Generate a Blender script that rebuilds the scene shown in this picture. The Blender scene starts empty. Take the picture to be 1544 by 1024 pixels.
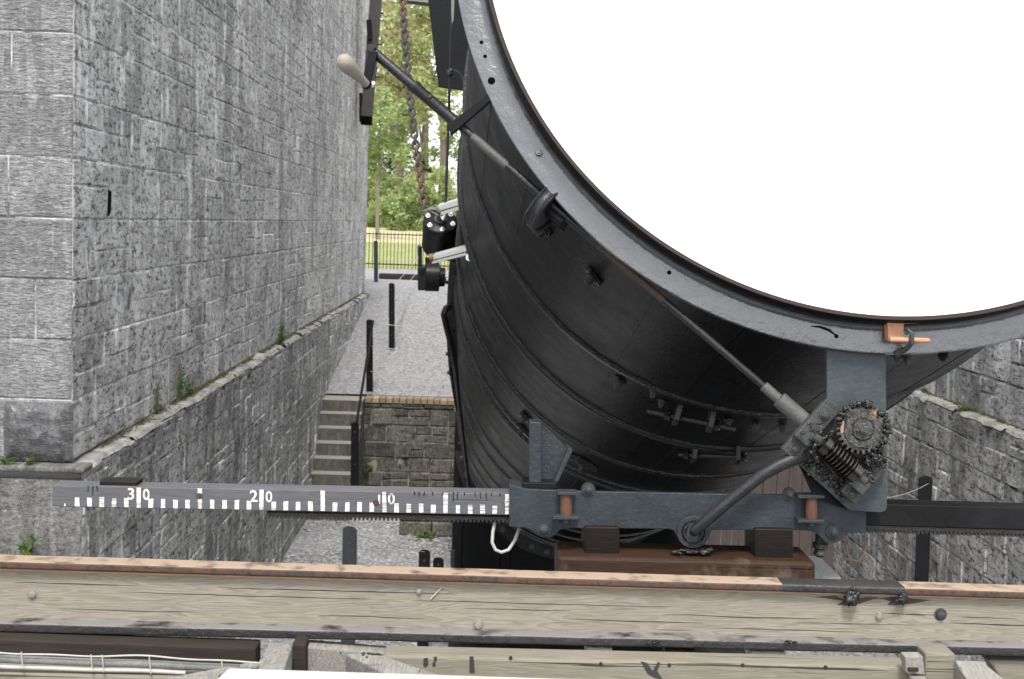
import bpy, bmesh, math, random
from mathutils import Vector as V, Matrix, noise as NZ
random.seed(7)
S = bpy.context.scene
COL = S.collection
PI = math.pi
# ------------------------------------------------------------------ camera
F, CX, CY, RHO = 2000.0, 772.0, 512.0, 0.033
CAMZ = 4.55
cr, sr = math.cos(RHO), math.sin(RHO)
vx, vy = 731 - CX, 335 - CY
vx, vy = cr * vx + sr * vy, -sr * vx + cr * vy
Yc = V((vx, -vy, F)).normalized()
pitch = math.atan2(-vy, F)
Yc = V((vx, -vy, F)).normalized()
ptch = math.asin(Yc.y)
Zc = V((0, math.cos(math.atan2(-vy, F)), -math.sin(math.atan2(-vy, F))))
Xc = -Yc.cross(Zc)
CAM = V((0, 0, CAMZ))
def c2w(c): return V((Xc.dot(c), Yc.dot(c), Zc.dot(c)))
def ray(px, py):
    x, y = px - CX, py - CY
    x, y = cr * x + sr * y, -sr * x + cr * y
    return c2w(V((x, -y, F)))
def at(px, py, Y):                       # point of the vertical plane y = Y
    d = ray(px, py); return CAM + d * (Y / d.y)
def atx(px, py, x):
    d = ray(px, py); return CAM + d * (x / d.x)
def m_px(n, Y): return n * Y / F         # length in metres of n pixels at distance Y
cam = bpy.data.cameras.new('camera'); camo = bpy.data.objects.new('camera', cam); COL.objects.link(camo)
r_, u_, f_ = c2w(V((cr, sr, 0))), c2w(V((-sr, cr, 0))), c2w(V((0, 0, 1)))
camo.matrix_world = Matrix(((r_.x, u_.x, -f_.x, 0), (r_.y, u_.y, -f_.y, 0), (r_.z, u_.z, -f_.z, CAMZ), (0, 0, 0, 1)))
cam.sensor_width = 36; cam.lens = F / 1544 * 36; cam.clip_start = .05; cam.clip_end = 2000
cam.dof.use_dof = True; cam.dof.focus_distance = 2.95; cam.dof.aperture_fstop = 16
S.camera = camo
# ------------------------------------------------------------------ light
SUN_EL, SUN_AZ = math.radians(58), math.radians(180)      # azimuth: from +Y clockwise towards +X, so the sun is behind the camera
w = bpy.data.worlds.new('World'); S.world = w; w.use_nodes = True
nt = w.node_tree; bg = nt.nodes['Background']
sky = nt.nodes.new('ShaderNodeTexSky'); sky.sky_type = 'NISHITA'; sky.sun_disc = False
sky.sun_elevation = SUN_EL; sky.sun_rotation = SUN_AZ; sky.air_density = 1.0; sky.dust_density = 1.5; sky.ozone_density = 1.0
hs = nt.nodes.new('ShaderNodeHueSaturation'); hs.inputs['Saturation'].default_value = .14
nt.links.new(sky.outputs[0], hs.inputs['Color']); nt.links.new(hs.outputs[0], bg.inputs[0]); bg.inputs[1].default_value = .15
sl = bpy.data.lights.new('sun', 'SUN'); sl.energy = 1.5; sl.angle = math.radians(11); sl.color = (1, .965, .91)
so = bpy.data.objects.new('sun', sl); COL.objects.link(so)
sd = V((math.sin(SUN_AZ) * math.cos(SUN_EL), math.cos(SUN_AZ) * math.cos(SUN_EL), math.sin(SUN_EL)))
so.rotation_euler = sd.to_track_quat('Z', 'Y').to_euler(); so.location = (0, -5, 30)
S.view_settings.view_transform = 'Standard'; S.view_settings.look = 'None'; S.view_settings.exposure = 1.4; S.view_settings.gamma = 1
# ------------------------------------------------------------------ materials
class NT:
    def __init__(s, name):
        s.m = bpy.data.materials.new(name); s.m.use_nodes = True; s.t = s.m.node_tree
        s.b = s.t.nodes['Principled BSDF']; s.out = s.t.nodes['Material Output']
        s.geo = s.t.nodes.new('ShaderNodeTexCoord')
    def n(s, typ, ins=None, **kw):
        o = s.t.nodes.new(typ)
        for k, v in kw.items(): setattr(o, k, v)
        for k, v in (ins or {}).items(): s.put(o.inputs[k], v)
        return o
    def put(s, sock, v):
        if isinstance(v, bpy.types.NodeSocket): s.t.links.new(v, sock)
        else: sock.default_value = v
    def obj(s): return s.geo.outputs['Object']
    def wpos(s): return s.n('ShaderNodeNewGeometry').outputs['Position']
    def map(s, vec, scale=(1, 1, 1), loc=(0, 0, 0), rot=(0, 0, 0)):
        return s.n('ShaderNodeMapping', {'Vector': vec, 'Scale': scale, 'Location': loc, 'Rotation': rot}).outputs[0]
    def noise(s, vec, scale, detail=4, rough=.55, dist=0):
        return s.n('ShaderNodeTexNoise', {'Vector': vec, 'Scale': scale, 'Detail': detail, 'Roughness': rough, 'Distortion': dist}).outputs[0]
    def vor(s, vec, scale, feature='F1', out=0, rnd=1):
        o = s.n('ShaderNodeTexVoronoi', feature=feature); s.put(o.inputs['Vector'], vec); o.inputs['Scale'].default_value = scale; o.inputs['Randomness'].default_value = rnd
        return o.outputs[out]
    def ramp(s, fac, stops, interp='LINEAR'):
        o = s.n('ShaderNodeValToRGB', {'Fac': fac}); e = o.color_ramp; e.interpolation = interp
        while len(e.elements) < len(stops): e.elements.new(.5)
        for el, (p, c) in zip(e.elements, stops):
            el.position = p; el.color = (c, c, c, 1) if isinstance(c, (int, float)) else (*c, 1)
        return o.outputs[0]
    def mix(s, fac, a, b, mode='MIX'):
        o = s.n('ShaderNodeMix', data_type='RGBA', blend_type=mode)
        c = lambda v: v if isinstance(v, bpy.types.NodeSocket) else ((v, v, v, 1) if isinstance(v, (int, float)) else (*v, 1))
        s.put(o.inputs[0], fac); s.put(o.inputs[6], c(a)); s.put(o.inputs[7], c(b)); return o.outputs[2]
    def math(s, op, a, b=0.0, clamp=False):
        o = s.n('ShaderNodeMath', operation=op); o.use_clamp = clamp; s.put(o.inputs[0], a); s.put(o.inputs[1], b); return o.outputs[0]
    def bump(s, h, strength=.5, dist=.01, prev=None):
        o = s.n('ShaderNodeBump', {'Height': h, 'Strength': strength, 'Distance': dist})
        if prev is not None: s.put(o.inputs['Normal'], prev)
        return o.outputs[0]
    def done(s, col=None, rough=None, normal=None, metal=None, spec=None):
        for k, v in (('Base Color', col), ('Roughness', rough), ('Normal', normal), ('Metallic', metal), ('Specular IOR Level', spec)):
            if v is None: continue
            if k == 'Base Color' and isinstance(v, tuple): v = (*v, 1)
            s.put(s.b.inputs[k], v)
        return s.m

def paint(name, col, rough=.4, worn=(.2, .2, .21), wear=.35, lump=.35, sc=1.0, coat=0, spec=.5, fine=60):
    t = NT(name); p = t.obj()
    n1 = t.noise(p, 7 * sc, 6, .65); n2 = t.noise(p, fine * sc, 4, .6); n3 = t.noise(p, 260, 2)
    c = t.mix(t.ramp(n1, [(.35, 0), (.75, 1)]), tuple(x * .78 for x in col), tuple(min(1, x * 1.25) for x in col))
    c = t.mix(t.ramp(t.noise(p, 38 * sc, 8, .72), [(.66, 0), (.74, 1)]), c, t.mix(wear, tuple(col), worn))
    c = t.mix(t.math('MULTIPLY', t.ramp(n3, [(.62, 0), (.8, 1)]), .35), c, worn)
    b = t.bump(n2, lump, .004); b = t.bump(n3, lump * .3, .001, b)
    r = t.ramp(n1, [(.3, rough * .75), (.8, min(1, rough * 1.35))])
    m = t.done(c, r, b, spec=spec)
    if coat: t.b.inputs['Coat Weight'].default_value = coat; t.b.inputs['Coat Roughness'].default_value = .12
    return m
def rust(name, a, b_, dark=(.05, .03, .025), sc=1, amt=.62, rough=.78):
    t = NT(name); p = t.obj()
    n1 = t.noise(p, 9 * sc, 8, .7); n2 = t.noise(p, 70 * sc, 5, .7)
    c = t.mix(t.ramp(n1, [(.3, 0), (.7, 1)]), a, b_)
    c = t.mix(t.ramp(n2, [(amt, 0), (amt + .14, 1)]), c, dark)
    return t.done(c, rough, t.bump(n2, .5, .003))
def wood(name, light, dark, axis='X', sc=1.0, streak=.5, stain=None, rough=.8):
    t = NT(name); p = t.obj()
    k = {'X': (1, 14, 14), 'Y': (14, 1, 14), 'Z': (14, 14, 1)}[axis]
    q = t.map(p, tuple(x * sc for x in k))
    big = t.noise(t.map(p, tuple(x * .28 * sc for x in k)), 3.0, 3, .5, .25)
    # ring bands seen along the grain
    rings = t.math('FRACT', t.math('MULTIPLY', big, 21.0))
    rings = t.ramp(rings, [(0, .25), (.55, .75), (.86, 1), (1, .25)])
    fi = t.noise(q, 9, 6, .7); fine = t.noise(t.map(p, tuple((x * 3 if x > 1 else x) * sc for x in k)), 12, 3, .6)
    f = t.mix(.5, rings, fi); f = t.mix(.5, f, fine)
    c = t.mix(t.ramp(f, [(.32, 0), (.66, 1)]), dark, light)
    n0 = t.noise(p, 4 * sc, 5, .6)
    c = t.mix(t.ramp(n0, [(.4, 0), (.75, .55)]), c, tuple((a + b) * .45 for a, b in zip(light, dark)))
    crack = t.ramp(t.noise(t.map(p, tuple((x * 1.4 if x > 1 else x * .22) * sc for x in k)), 5, 2, .5), [(.30, 1), (.325, 0)])
    c = t.mix(crack, c, tuple(x * .3 for x in dark))
    if stain:
        c = t.mix(t.ramp(t.noise(p, stain[1], 4, .6), [(stain[2], 0), (stain[2] + .1, 1)]), c, stain[0])
    b = t.bump(f, .35, .003); b = t.bump(crack, -.6, .003, b)
    return t.done(c, rough, b, spec=.18)
def plain(name, col, rough=.5, metal=0.0, spec=.5):
    t = NT(name); p = t.obj(); n = t.noise(p, 40, 4, .6)
    c = t.mix(t.ramp(n, [(.3, 0), (.7, 1)]), tuple(x * .82 for x in col), tuple(min(1, x * 1.12) for x in col))
    return t.done(c, rough, t.bump(n, .15, .002), metal, spec)
def block(name, u='Y', base=(.3, .3, .3), dark=(.08, .08, .08), lime=(.6, .6, .6), streak=.6, pit=1.0, ripple=0.0, us=.42, var=(.6, 1.3), limey=1.0):
    t = NT(name); p = t.wpos(); sep = t.n('ShaderNodeSeparateXYZ', {0: p})
    cb = t.n('ShaderNodeCombineXYZ', {0: sep.outputs[{'X': 0, 'Y': 1}[u]], 1: sep.outputs[2]}).outputs[0]; cs = t.map(cb, (us, 1, 1))
    tone = t.n('ShaderNodeNewGeometry').outputs['Random Per Island']
    c = t.mix(tone, tuple(x * var[0] for x in base), tuple(min(.85, x * var[1]) for x in base))
    big = t.noise(cs, 1.3, 5, .65); sp = t.noise(cs, 17, 8, .74); sp2 = t.noise(t.map(cs, (1, 1, 1), (3, 7, 0)), 5, 6, .7); sp3 = t.noise(t.map(cs, (1.1, .8, 1), (8, 1, 0)), 33, 5, .75)
    c = t.mix(t.ramp(big, [(.38, .45), (.55, 0)]), c, tuple(x * .5 for x in base))
    c = t.mix(t.ramp(sp2, [(.36, .6), (.52, 0)]), c, tuple(x * .5 for x in base))
    c = t.mix(t.ramp(sp, [(.56, 0), (.66, .8)]), c, tuple(min(.85, x * 1.7) for x in base))
    c = t.mix(t.ramp(sp, [(.40, min(1, pit)), (.47, 0)]), c, dark)
    c = t.mix(t.ramp(sp3, [(.40, .95 * min(1, pit)), (.46, 0)]), c, tuple(x * .8 for x in dark))
    s1 = t.noise(t.map(cb, (2.2 * us, .14, 1)), 1.7, 5, .65); s2 = t.noise(t.map(cb, (5.0 * us, .62, 1), (11, 2, 0)), 2.2, 7, .75); s3 = t.noise(t.map(cb, (10 * us, .6, 1), (5, 9, 0)), 1.5, 4, .6)
    brk = t.ramp(t.noise(cs, 6, 6, .75), [(.42, 0), (.54, 1)])
    c = t.mix(t.math('MULTIPLY', t.ramp(s1, [(.40, 1), (.50, 0)]), streak * .7), c, tuple(x * 1.1 for x in dark))
    c = t.mix(t.math('MULTIPLY', t.math('MULTIPLY', t.ramp(s2, [(.52, 0), (.60, 1)]), brk), streak * .8 * limey), c, tuple(x * .85 for x in lime))
    c = t.mix(t.math('MULTIPLY', t.math('MULTIPLY', t.ramp(s3, [(.57, 0), (.62, 1)]), brk), streak * limey), c, lime)
    b = t.bump(t.mix(.45, t.mix(.4, sp, sp3), sp2), .9 * pit, .05)
    if ripple:
        rp = t.noise(t.map(cb, (9, 26, 1)), 2.2, 4, .6, .8); b = t.bump(rp, ripple, .04, b); c = t.mix(t.ramp(rp, [(.34, .6), (.48, 0)]), c, tuple(x * .45 for x in base))
    return t.done(c, .92, b, spec=.2)
def mortar(name, a, b2):
    t = NT(name); p = t.wpos(); n = t.noise(p, 3.5, 6, .7)
    return t.done(t.mix(t.ramp(n, [(.42, 0), (.56, 1)]), a, b2), .95, t.bump(t.noise(p, 30, 4), .5, .02), spec=.1)
def stone(name, u='Y', row=.394, wid=.78, zoff=4.48, base=(.25, .252, .255), dark=(.09, .092, .095), lime=(.52, .52, .515), streak=.6, mort=.012, pit=1.0, ripple=0.0, skew=.04, mortc=.45, us=.42):
    t = NT(name); p = t.wpos()
    sep = t.n('ShaderNodeSeparateXYZ', {0: p})
    uu = sep.outputs[{'X': 0, 'Y': 1}[u]]; vv = t.math('SUBTRACT', sep.outputs[2], zoff)
    cb = t.n('ShaderNodeCombineXYZ', {0: uu, 1: vv}).outputs[0]
    wob = t.noise(cb, 1.1, 4, .6)
    wobc = t.n('ShaderNodeTexNoise', {'Vector': cb, 'Scale': 2.2, 'Detail': 4.0}).outputs[1]
    d = t.n('ShaderNodeVectorMath', {0: wobc, 1: (.5, .5, .5)}, operation='SUBTRACT').outputs[0]
    d = t.n('ShaderNodeVectorMath', {0: d, 1: (skew * 1.6, skew, 0)}, operation='MULTIPLY').outputs[0]
    q = t.n('ShaderNodeVectorMath', {0: cb, 1: d}, operation='ADD').outputs[0]
    def brick(rw, bw, off, sq, fq, ms):
        o = t.n('ShaderNodeTexBrick', {'Vector': q, 'Scale': 1.0, 'Brick Width': bw, 'Row Height': rw, 'Mortar Size': ms, 'Mortar Smooth': .35, 'Bias': 0.0,
                                      'Color1': (0, 0, 0, 1), 'Color2': (1, 1, 1, 1), 'Mortar': (.5, .5, .5, 1)})
        o.offset = off; o.squash = sq; o.squash_frequency = fq; o.offset_frequency = 2; return o
    A = brick(row, wid, .37, .62, 3, mort); B = brick(row * .5, wid * .62, .43, 1.5, 2, mort * .8)
    msk = t.ramp(t.n('ShaderNodeTexVoronoi', {'Vector': t.map(cb, (.7, .55, 1)), 'Scale': 1.0}).outputs[1], [(.5, 0), (.52, 1)], 'CONSTANT')
    tone = t.mix(msk, A.outputs[0], B.outputs[0]); mo = t.mix(msk, A.outputs[1], B.outputs[1])
    # broken mortar
    mo = t.math('MULTIPLY', mo, t.ramp(t.noise(cb, 5, 5, .7), [(.38, .12), (.6, 1)]))
    cs = t.map(cb, (us, 1, 1))
    sp = t.noise(cs, 24, 8, .72); sp2 = t.noise(t.map(cs, (1, 1, 1), (3, 7, 0)), 6, 6, .7); sp3 = t.noise(t.map(cs, (1.1, .8, 1), (8, 1, 0)), 38, 4, .7)
    c = t.mix(t.ramp(tone, [(0, 0), (1, 1)]), tuple(x * .62 for x in base), tuple(x * 1.2 for x in base))
    c = t.mix(t.ramp(sp, [(.39, min(1, .95 * pit)), (.51, 0)]), c, dark)
    c = t.mix(t.ramp(sp, [(.56, 0), (.68, .7)]), c, tuple(min(.85, x * 1.6) for x in base))
    c = t.mix(t.ramp(sp3, [(.36, .95 * min(1, pit)), (.47, 0)]), c, dark)
    c = t.mix(t.ramp(sp2, [(.34, .65), (.55, 0)]), c, tuple(x * .55 for x in base))
    # weather streaks that ran down the face: broad dark, broad pale, narrow lime
    s1 = t.noise(t.map(cb, (2.2 * us, .12, 1)), 1.7, 5, .65); s2 = t.noise(t.map(cb, (5.0 * us, .75, 1), (11, 2, 0)), 2.2, 7, .75); s3 = t.noise(t.map(cb, (11 * us, .5, 1), (5, 9, 0)), 1.5, 3, .55)
    c = t.mix(t.math('MULTIPLY', t.ramp(s1, [(.38, 1), (.50, 0)]), streak * .8), c, tuple(x * 1.1 for x in dark))
    c = t.mix(t.math('MULTIPLY', t.ramp(s2, [(.50, 0), (.62, 1)]), streak * .75), c, tuple(x * .85 for x in lime))
    brk = t.ramp(t.noise(cb, 3.2, 5, .7), [(.42, 0), (.6, 1)])
    c = t.mix(t.math('MULTIPLY', t.math('MULTIPLY', t.ramp(s3, [(.58, 0), (.64, 1)]), brk), streak), c, lime)
    c = t.mix(t.math('MULTIPLY', mo, mortc), c, t.mix(t.ramp(t.noise(cb, 2.3, 3, .6), [(.46, 0), (.56, 1)]), tuple(x * .8 for x in dark), tuple(x * .95 for x in lime)))
    c = t.mix(t.ramp(t.noise(cs, 15, 5, .75), [(.60, 0), (.68, .55)]), c, tuple(min(.9, x * 1.1) for x in lime))
    # dark chips / open joints
    hole = t.ramp(t.noise(t.map(cb, (1, .8, 1), (2, 4, 0)), 9, 3, .5), [(.235, 1), (.255, 0)])
    c = t.mix(t.math('MULTIPLY', hole, .8), c, tuple(x * .4 for x in dark))
    h = t.mix(.45, t.mix(.3, sp, sp3), sp2)
    b = t.bump(h, .9 * pit, .05); b = t.bump(mo, -.5, .012, b); b = t.bump(tone, .35, .012, b)
    if ripple:
        rp = t.noise(t.map(cb, (9, 26, 1)), 2.2, 4, .6, .8); b = t.bump(rp, ripple, .03, b)
        c = t.mix(t.ramp(rp, [(.3, .55), (.5, 0)]), c, tuple(x * .5 for x in base))
    return t.done(c, .92, b, spec=.25)

M = {}
M['flange'] = paint('gloss grey-black paint', (.045, .047, .056), .30, (.2, .2, .21), .35, .9, .8, coat=.6, fine=42)
M['flange'].node_tree.nodes['Principled BSDF'].inputs['IOR'].default_value = 1.74
M['lip'] = paint('gloss black tar paint', (.004, .004, .0045), .35, (.03, .02, .018), .25, .8, 1, spec=.12)
M['hole'] = NT('dark hole').done((.002, .002, .002), .9, spec=.05)
M['lipedge'] = rust('rust brown paint edge', (.016, .009, .008), (.03, .015, .012), (.012, .008, .008))
M['black'] = paint('black paint', (.0062, .0066, .0078), .44, (.07, .07, .075), .2, .3, spec=.17)
M['hoop'] = paint('black hoop iron', (.006, .0062, .007), .28, (.10, .10, .10), .25, .5, spec=.3)
M['bluegrey'] = paint('blue-grey paint', (.028, .0335, .0385), .45, (.18, .18, .185), .5, .5, 1.4, spec=.3)
M['plategrey'] = paint('teal-grey paint', (.045, .058, .064), .5, (.22, .19, .15), .6, .4, 1.2, spec=.35)
M['greymetal'] = paint('dull grey iron', (.038, .0395, .040), .55, (.28, .22, .17), .6, .5, 2)
M['rod'] = paint('worn black rod', (.014, .0145, .016), .42, (.22, .22, .21), .5, .3, 2, spec=.35)
M['rodpatch'] = paint('rod with pale lichen wear', (.07, .071, .068), .6, (.26, .26, .24), .7, .5, 3)
M['rodrust'] = rust('rusty rod', (.06, .038, .024), (.03, .022, .017), (.01, .009, .008), 2)
M['white'] = plain('white lid paint', (.86, .86, .85), .55)
def _tick():
    t = NT('worn white tick paint'); p = t.obj()
    n = t.noise(t.map(p, (3, 3, 40)), 5, 3, .6); n2 = t.noise(p, 3, 3, .6); f = t.math('MULTIPLY', t.ramp(n, [(.46, 0), (.56, 1)]), t.ramp(n2, [(.40, .15), (.6, .95)]))
    n3 = t.noise(p, 90, 4, .7); c = t.mix(t.ramp(n3, [(.55, 0), (.75, .4)]), (.66, .65, .61), (.3, .29, .26))
    return t.done(t.mix(f, c, (.14, .135, .125)), .6)
M['tick'] = _tick()
M['knot'] = rust('wood knot', (.06, .045, .035), (.035, .028, .024), (.012, .01, .01), 9, .55)
M['copper'] = rust('orange rust', (.50, .27, .17), (.42, .2, .11), (.2, .08, .04), 3, .68)
M['orust'] = rust('red rust', (.13, .050, .026), (.06, .028, .018), (.03, .02, .018), 4, .6)
M['railrust'] = rust('rail rust', (.085, .042, .025), (.045, .027, .019), (.016, .015, .014), 1.6, .50, .6)
def toplight(key, col, lo=.55, hi=.85):  # paints upward faces lighter, as if catching the sun
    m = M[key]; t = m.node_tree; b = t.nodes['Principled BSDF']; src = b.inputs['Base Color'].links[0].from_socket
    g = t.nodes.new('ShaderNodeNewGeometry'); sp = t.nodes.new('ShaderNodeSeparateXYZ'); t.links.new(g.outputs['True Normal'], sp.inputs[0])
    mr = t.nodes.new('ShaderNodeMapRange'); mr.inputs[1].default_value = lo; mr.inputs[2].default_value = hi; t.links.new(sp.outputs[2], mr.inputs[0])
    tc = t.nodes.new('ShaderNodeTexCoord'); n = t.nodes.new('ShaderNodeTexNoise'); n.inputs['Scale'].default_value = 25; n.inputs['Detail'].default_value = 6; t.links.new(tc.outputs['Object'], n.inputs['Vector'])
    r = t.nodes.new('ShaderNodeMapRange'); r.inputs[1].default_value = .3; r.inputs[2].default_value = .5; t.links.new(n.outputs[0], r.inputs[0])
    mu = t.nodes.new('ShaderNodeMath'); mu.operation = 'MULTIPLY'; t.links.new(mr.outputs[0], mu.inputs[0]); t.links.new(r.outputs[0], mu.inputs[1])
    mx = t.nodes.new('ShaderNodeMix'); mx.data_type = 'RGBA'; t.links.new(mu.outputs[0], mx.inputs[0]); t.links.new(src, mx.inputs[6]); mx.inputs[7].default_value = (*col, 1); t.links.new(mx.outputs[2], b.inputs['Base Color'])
M['railrust'].name = 'rail rust'
toplight('railrust', (.28, .205, .145))
M['railblack'] = paint('tarry rail', (.016, .014, .014), .45, (.12, .10, .09), .5, .6, 2)
M['lowrail'] = paint('dark lower rail', (.016, .014, .014), .5, (.12, .10, .09), .5, .6, 2)
toplight('lowrail', (.17, .16, .155))  # light on the lower rail's top put into its colour
M['steel'] = NT('stainless steel').done((.80, .80, .77), .36, metal=.55)
M['brass'] = plain('brass wire', (.16, .115, .06), .5, .4)
M['cable'] = plain('off-white cable', (.36, .355, .32), .5)
M['hose'] = paint('grey hose', (.16, .16, .15), .6, (.3, .3, .28), .5, .6, 6)
M['wire'] = plain('pale wire rope', (.36, .35, .31), .6)
M['darkrope'] = plain('dark rope', (.012, .012, .012), .8)
M['chain'] = rust('rusting chain', (.085, .07, .06), (.05, .046, .045), (.02, .018, .017), 5, .55)
M['chainrust'] = rust('rusted chain', (.15, .085, .055), (.085, .055, .04), (.03, .02, .018), 5, .62)
def _g():
    t = NT('black grease'); p = t.obj(); n = t.noise(p, 150, 4, .7)
    c = t.mix(t.ramp(n, [(.52, 0), (.7, 1)]), (.008, .008, .008), (.07, .068, .064))
    return t.done(c, .2, t.bump(n, .8, .003))
M['grease'] = _g()
def _g2():
    t = NT('greasy gear metal'); p = t.obj(); n = t.noise(p, 130, 6, .75); n2 = t.noise(p, 30, 4, .6)
    c = t.mix(t.ramp(n, [(.42, 0), (.6, 1)]), (.008, .008, .008), (.095, .093, .088))
    c = t.mix(t.ramp(n2, [(.62, 0), (.68, 1)]), c, (.16, .11, .06))
    return t.done(c, .42, t.bump(n, .9, .004), spec=.6)
M['gear'] = _g2()
M['worm'] = NT('greasy worm').done((.007, .0055, .004), .16, spec=.7)
M['timber'] = wood('weathered rail timber', (.285, .258, .212), (.14, .124, .098), 'X', 2.4)
M['plank'] = wood('pale plank', (.225, .21, .165), (.13, .12, .09), 'X', 2.2)
M['plankw'] = wood('whitish plank', (.50, .485, .45), (.33, .315, .29), 'X', 2.5)  # palest of the plank colours
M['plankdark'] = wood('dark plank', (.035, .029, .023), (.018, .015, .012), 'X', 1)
M['greypost'] = wood('silvered timber', (.27, .26, .235), (.12, .113, .10), 'Y', 1.6)
M['blockdark'] = wood('oily block', (.014, .010, .008), (.006, .005, .004), 'X', 1.5, rough=.5)
M['blockbrown'] = wood('oily brown beam', (.052, .026, .015), (.012, .008, .006), 'X', 2.0, stain=((.085, .068, .05), 7, .575), rough=.55)
M['guide'] = wood('grey guide timber', (.08, .074, .068), (.03, .028, .027), 'Z', .5)
M['boards'] = wood('weathered boards', (.10, .082, .076), (.045, .037, .034), 'Z', .8)
M['ruler'] = wood('worn dark paint on wood', (.115, .116, .124), (.07, .071, .077), 'X', 1.6, rough=.42)
M['rulerdark'] = paint('black painted beam', (.012, .0122, .013), .5, (.07, .07, .07), .2, .3, spec=.12)
M['grip'] = wood('worn turned handle', (.33, .30, .255), (.2, .17, .14), 'X', 3, rough=.55)
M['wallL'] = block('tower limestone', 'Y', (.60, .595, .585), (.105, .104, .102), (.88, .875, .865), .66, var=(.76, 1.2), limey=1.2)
M['mortarw'] = mortar('pale lime mortar', (.14, .14, .14), (.72, .72, .715))
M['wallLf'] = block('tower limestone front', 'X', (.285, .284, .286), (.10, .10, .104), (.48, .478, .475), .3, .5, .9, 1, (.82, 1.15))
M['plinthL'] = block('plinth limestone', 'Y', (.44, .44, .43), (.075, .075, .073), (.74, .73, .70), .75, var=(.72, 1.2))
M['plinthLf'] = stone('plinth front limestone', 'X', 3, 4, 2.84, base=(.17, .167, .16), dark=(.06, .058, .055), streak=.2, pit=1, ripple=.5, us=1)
M['mortar'] = mortar('lime mortar', (.07, .07, .07), (.55, .55, .545))
M['mortarf'] = mortar('lime mortar front', (.10, .10, .10), (.46, .46, .46))
M['mortard'] = mortar('dark mortar', (.04, .038, .034), (.22, .21, .18))
M['ledge'] = stone('ledge limestone', 'Y', .5, .7, 2.88, base=(.36, .35, .325), dark=(.15, .14, .12), streak=.2, pit=.9)
M['wallR'] = block('right tower limestone', 'Y', (.58, .577, .57), (.10, .10, .10), (.85, .845, .83), .7, limey=1.1)
M['plinthR'] = block('right plinth limestone', 'Y', (.55, .54, .52), (.085, .083, .08), (.84, .83, .80), .7, 1.05)
M['rough'] = stone('rock-faced limestone', 'X', 5, 5, 0, base=(.15, .15, .155), dark=(.06, .06, .065), streak=.15, pit=.9, ripple=.6, us=1)
M['retain'] = block('retaining wall stone', 'X', (.135, .128, .108), (.028, .028, .026), (.26, .25, .2), .3, 1, 0, 1, (.4, 1.35))
M['step'] = stone('concrete step', 'X', 9, 9, -3, base=(.115, .11, .095), dark=(.05, .048, .04), lime=(.22, .21, .18), streak=.5, pit=.7, us=1)
M['steptop'] = plain('pale tread', (.25, .24, .21), .9)
M['concrete'] = stone('concrete block', 'X', 9, 9, -3, base=(.44, .44, .43), dark=(.25, .25, .25), streak=.1, pit=.3)
def _brick():
    t = NT('yellow brick coping'); p = t.obj(); n = t.noise(p, 30, 5, .7)
    i = t.n('ShaderNodeNewGeometry').outputs['Random Per Island']
    c = t.mix(i, (.16, .115, .065), (.30, .23, .14)); c = t.mix(t.ramp(n, [(.6, 0), (.75, .6)]), c, (.12, .1, .07))
    return t.done(c, .9, t.bump(n, .4, .005))
M['brick'] = _brick()
def _gravel():
    t = NT('gravel'); p = t.wpos()
    o = t.n('ShaderNodeTexVoronoi', {'Vector': p, 'Scale': 27.0}); dd = o.outputs[0]
    g = t.n('ShaderNodeSeparateColor', {0: o.outputs[1]}).outputs[0]
    c = t.mix(t.ramp(g, [(0, 0), (1, 1)]), (.155, .155, .16), (.34, .34, .345))
    c = t.mix(t.ramp(dd, [(.5, 0), (.8, .6)]), c, (.12, .12, .12))
    big = t.noise(p, .9, 5, .6)
    c = t.mix(t.ramp(big, [(.4, 0), (.7, .3)]), c, (.25, .24, .22))
    moss = t.ramp(t.noise(t.map(p, (1, .5, 1), (4.2, 1, 0)), 1.3, 4, .6), [(.68, 0), (.74, .35)])
    c = t.mix(moss, c, (.20, .20, .08))
    b = t.bump(dd, -.8, .03); b = t.bump(t.noise(p, 60, 4), .3, .01, b)
    return t.done(c, .95, b, spec=.2)
M['gravel'] = _gravel()
def _stonebits():
    t = NT('loose stone'); i = t.n('ShaderNodeNewGeometry').outputs['Random Per Island']
    return t.done(t.ramp(i, [(0, (.17, .17, .175)), (.6, (.27, .27, .275)), (1, (.40, .40, .40))]), .9, spec=.2)
M['bits'] = _stonebits()
def _lawn(name, a, b2, c2):
    t = NT(name); p = t.wpos()
    n = t.noise(t.map(p, (1, .35, 1)), 1.2, 6, .65); f = t.noise(p, 14, 5, .7)
    c = t.mix(t.ramp(n, [(.35, 0), (.65, 1)]), a, b2); c = t.mix(t.ramp(f, [(.45, 0), (.75, .6)]), c, c2)
    return t.done(c, .95, t.bump(f, .8, .06), spec=.1)
M['lawn'] = _lawn('mown lawn', (.20, .235, .085), (.29, .31, .13), (.38, .37, .20))
M['hay'] = _lawn('dry hay grass', (.42, .37, .21), (.52, .47, .30), (.34, .35, .15))
def leafmat(name, c1, c2, c3):
    t = NT(name); i = t.n('ShaderNodeNewGeometry').outputs['Random Per Island']
    n = t.noise(t.obj(), .8, 3, .6)
    c = t.ramp(i, [(0, c1), (.55, c2), (1, c3)])
    c = t.mix(t.ramp(n, [(.35, 0), (.7, .5)]), c, c3)
    tr = t.n('ShaderNodeBsdfTranslucent', {'Color': c}); ms = t.n('ShaderNodeMixShader', {0: .55})
    t.done(c, .6, spec=.25); t.t.links.new(t.b.outputs[0], ms.inputs[1]); t.t.links.new(tr.outputs[0], ms.inputs[2]); t.t.links.new(ms.outputs[0], t.out.inputs[0])
    return t.m
M['leafolive'] = leafmat('olive leaf', (.28, .28, .13), (.44, .43, .22), (.60, .57, .36))
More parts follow.
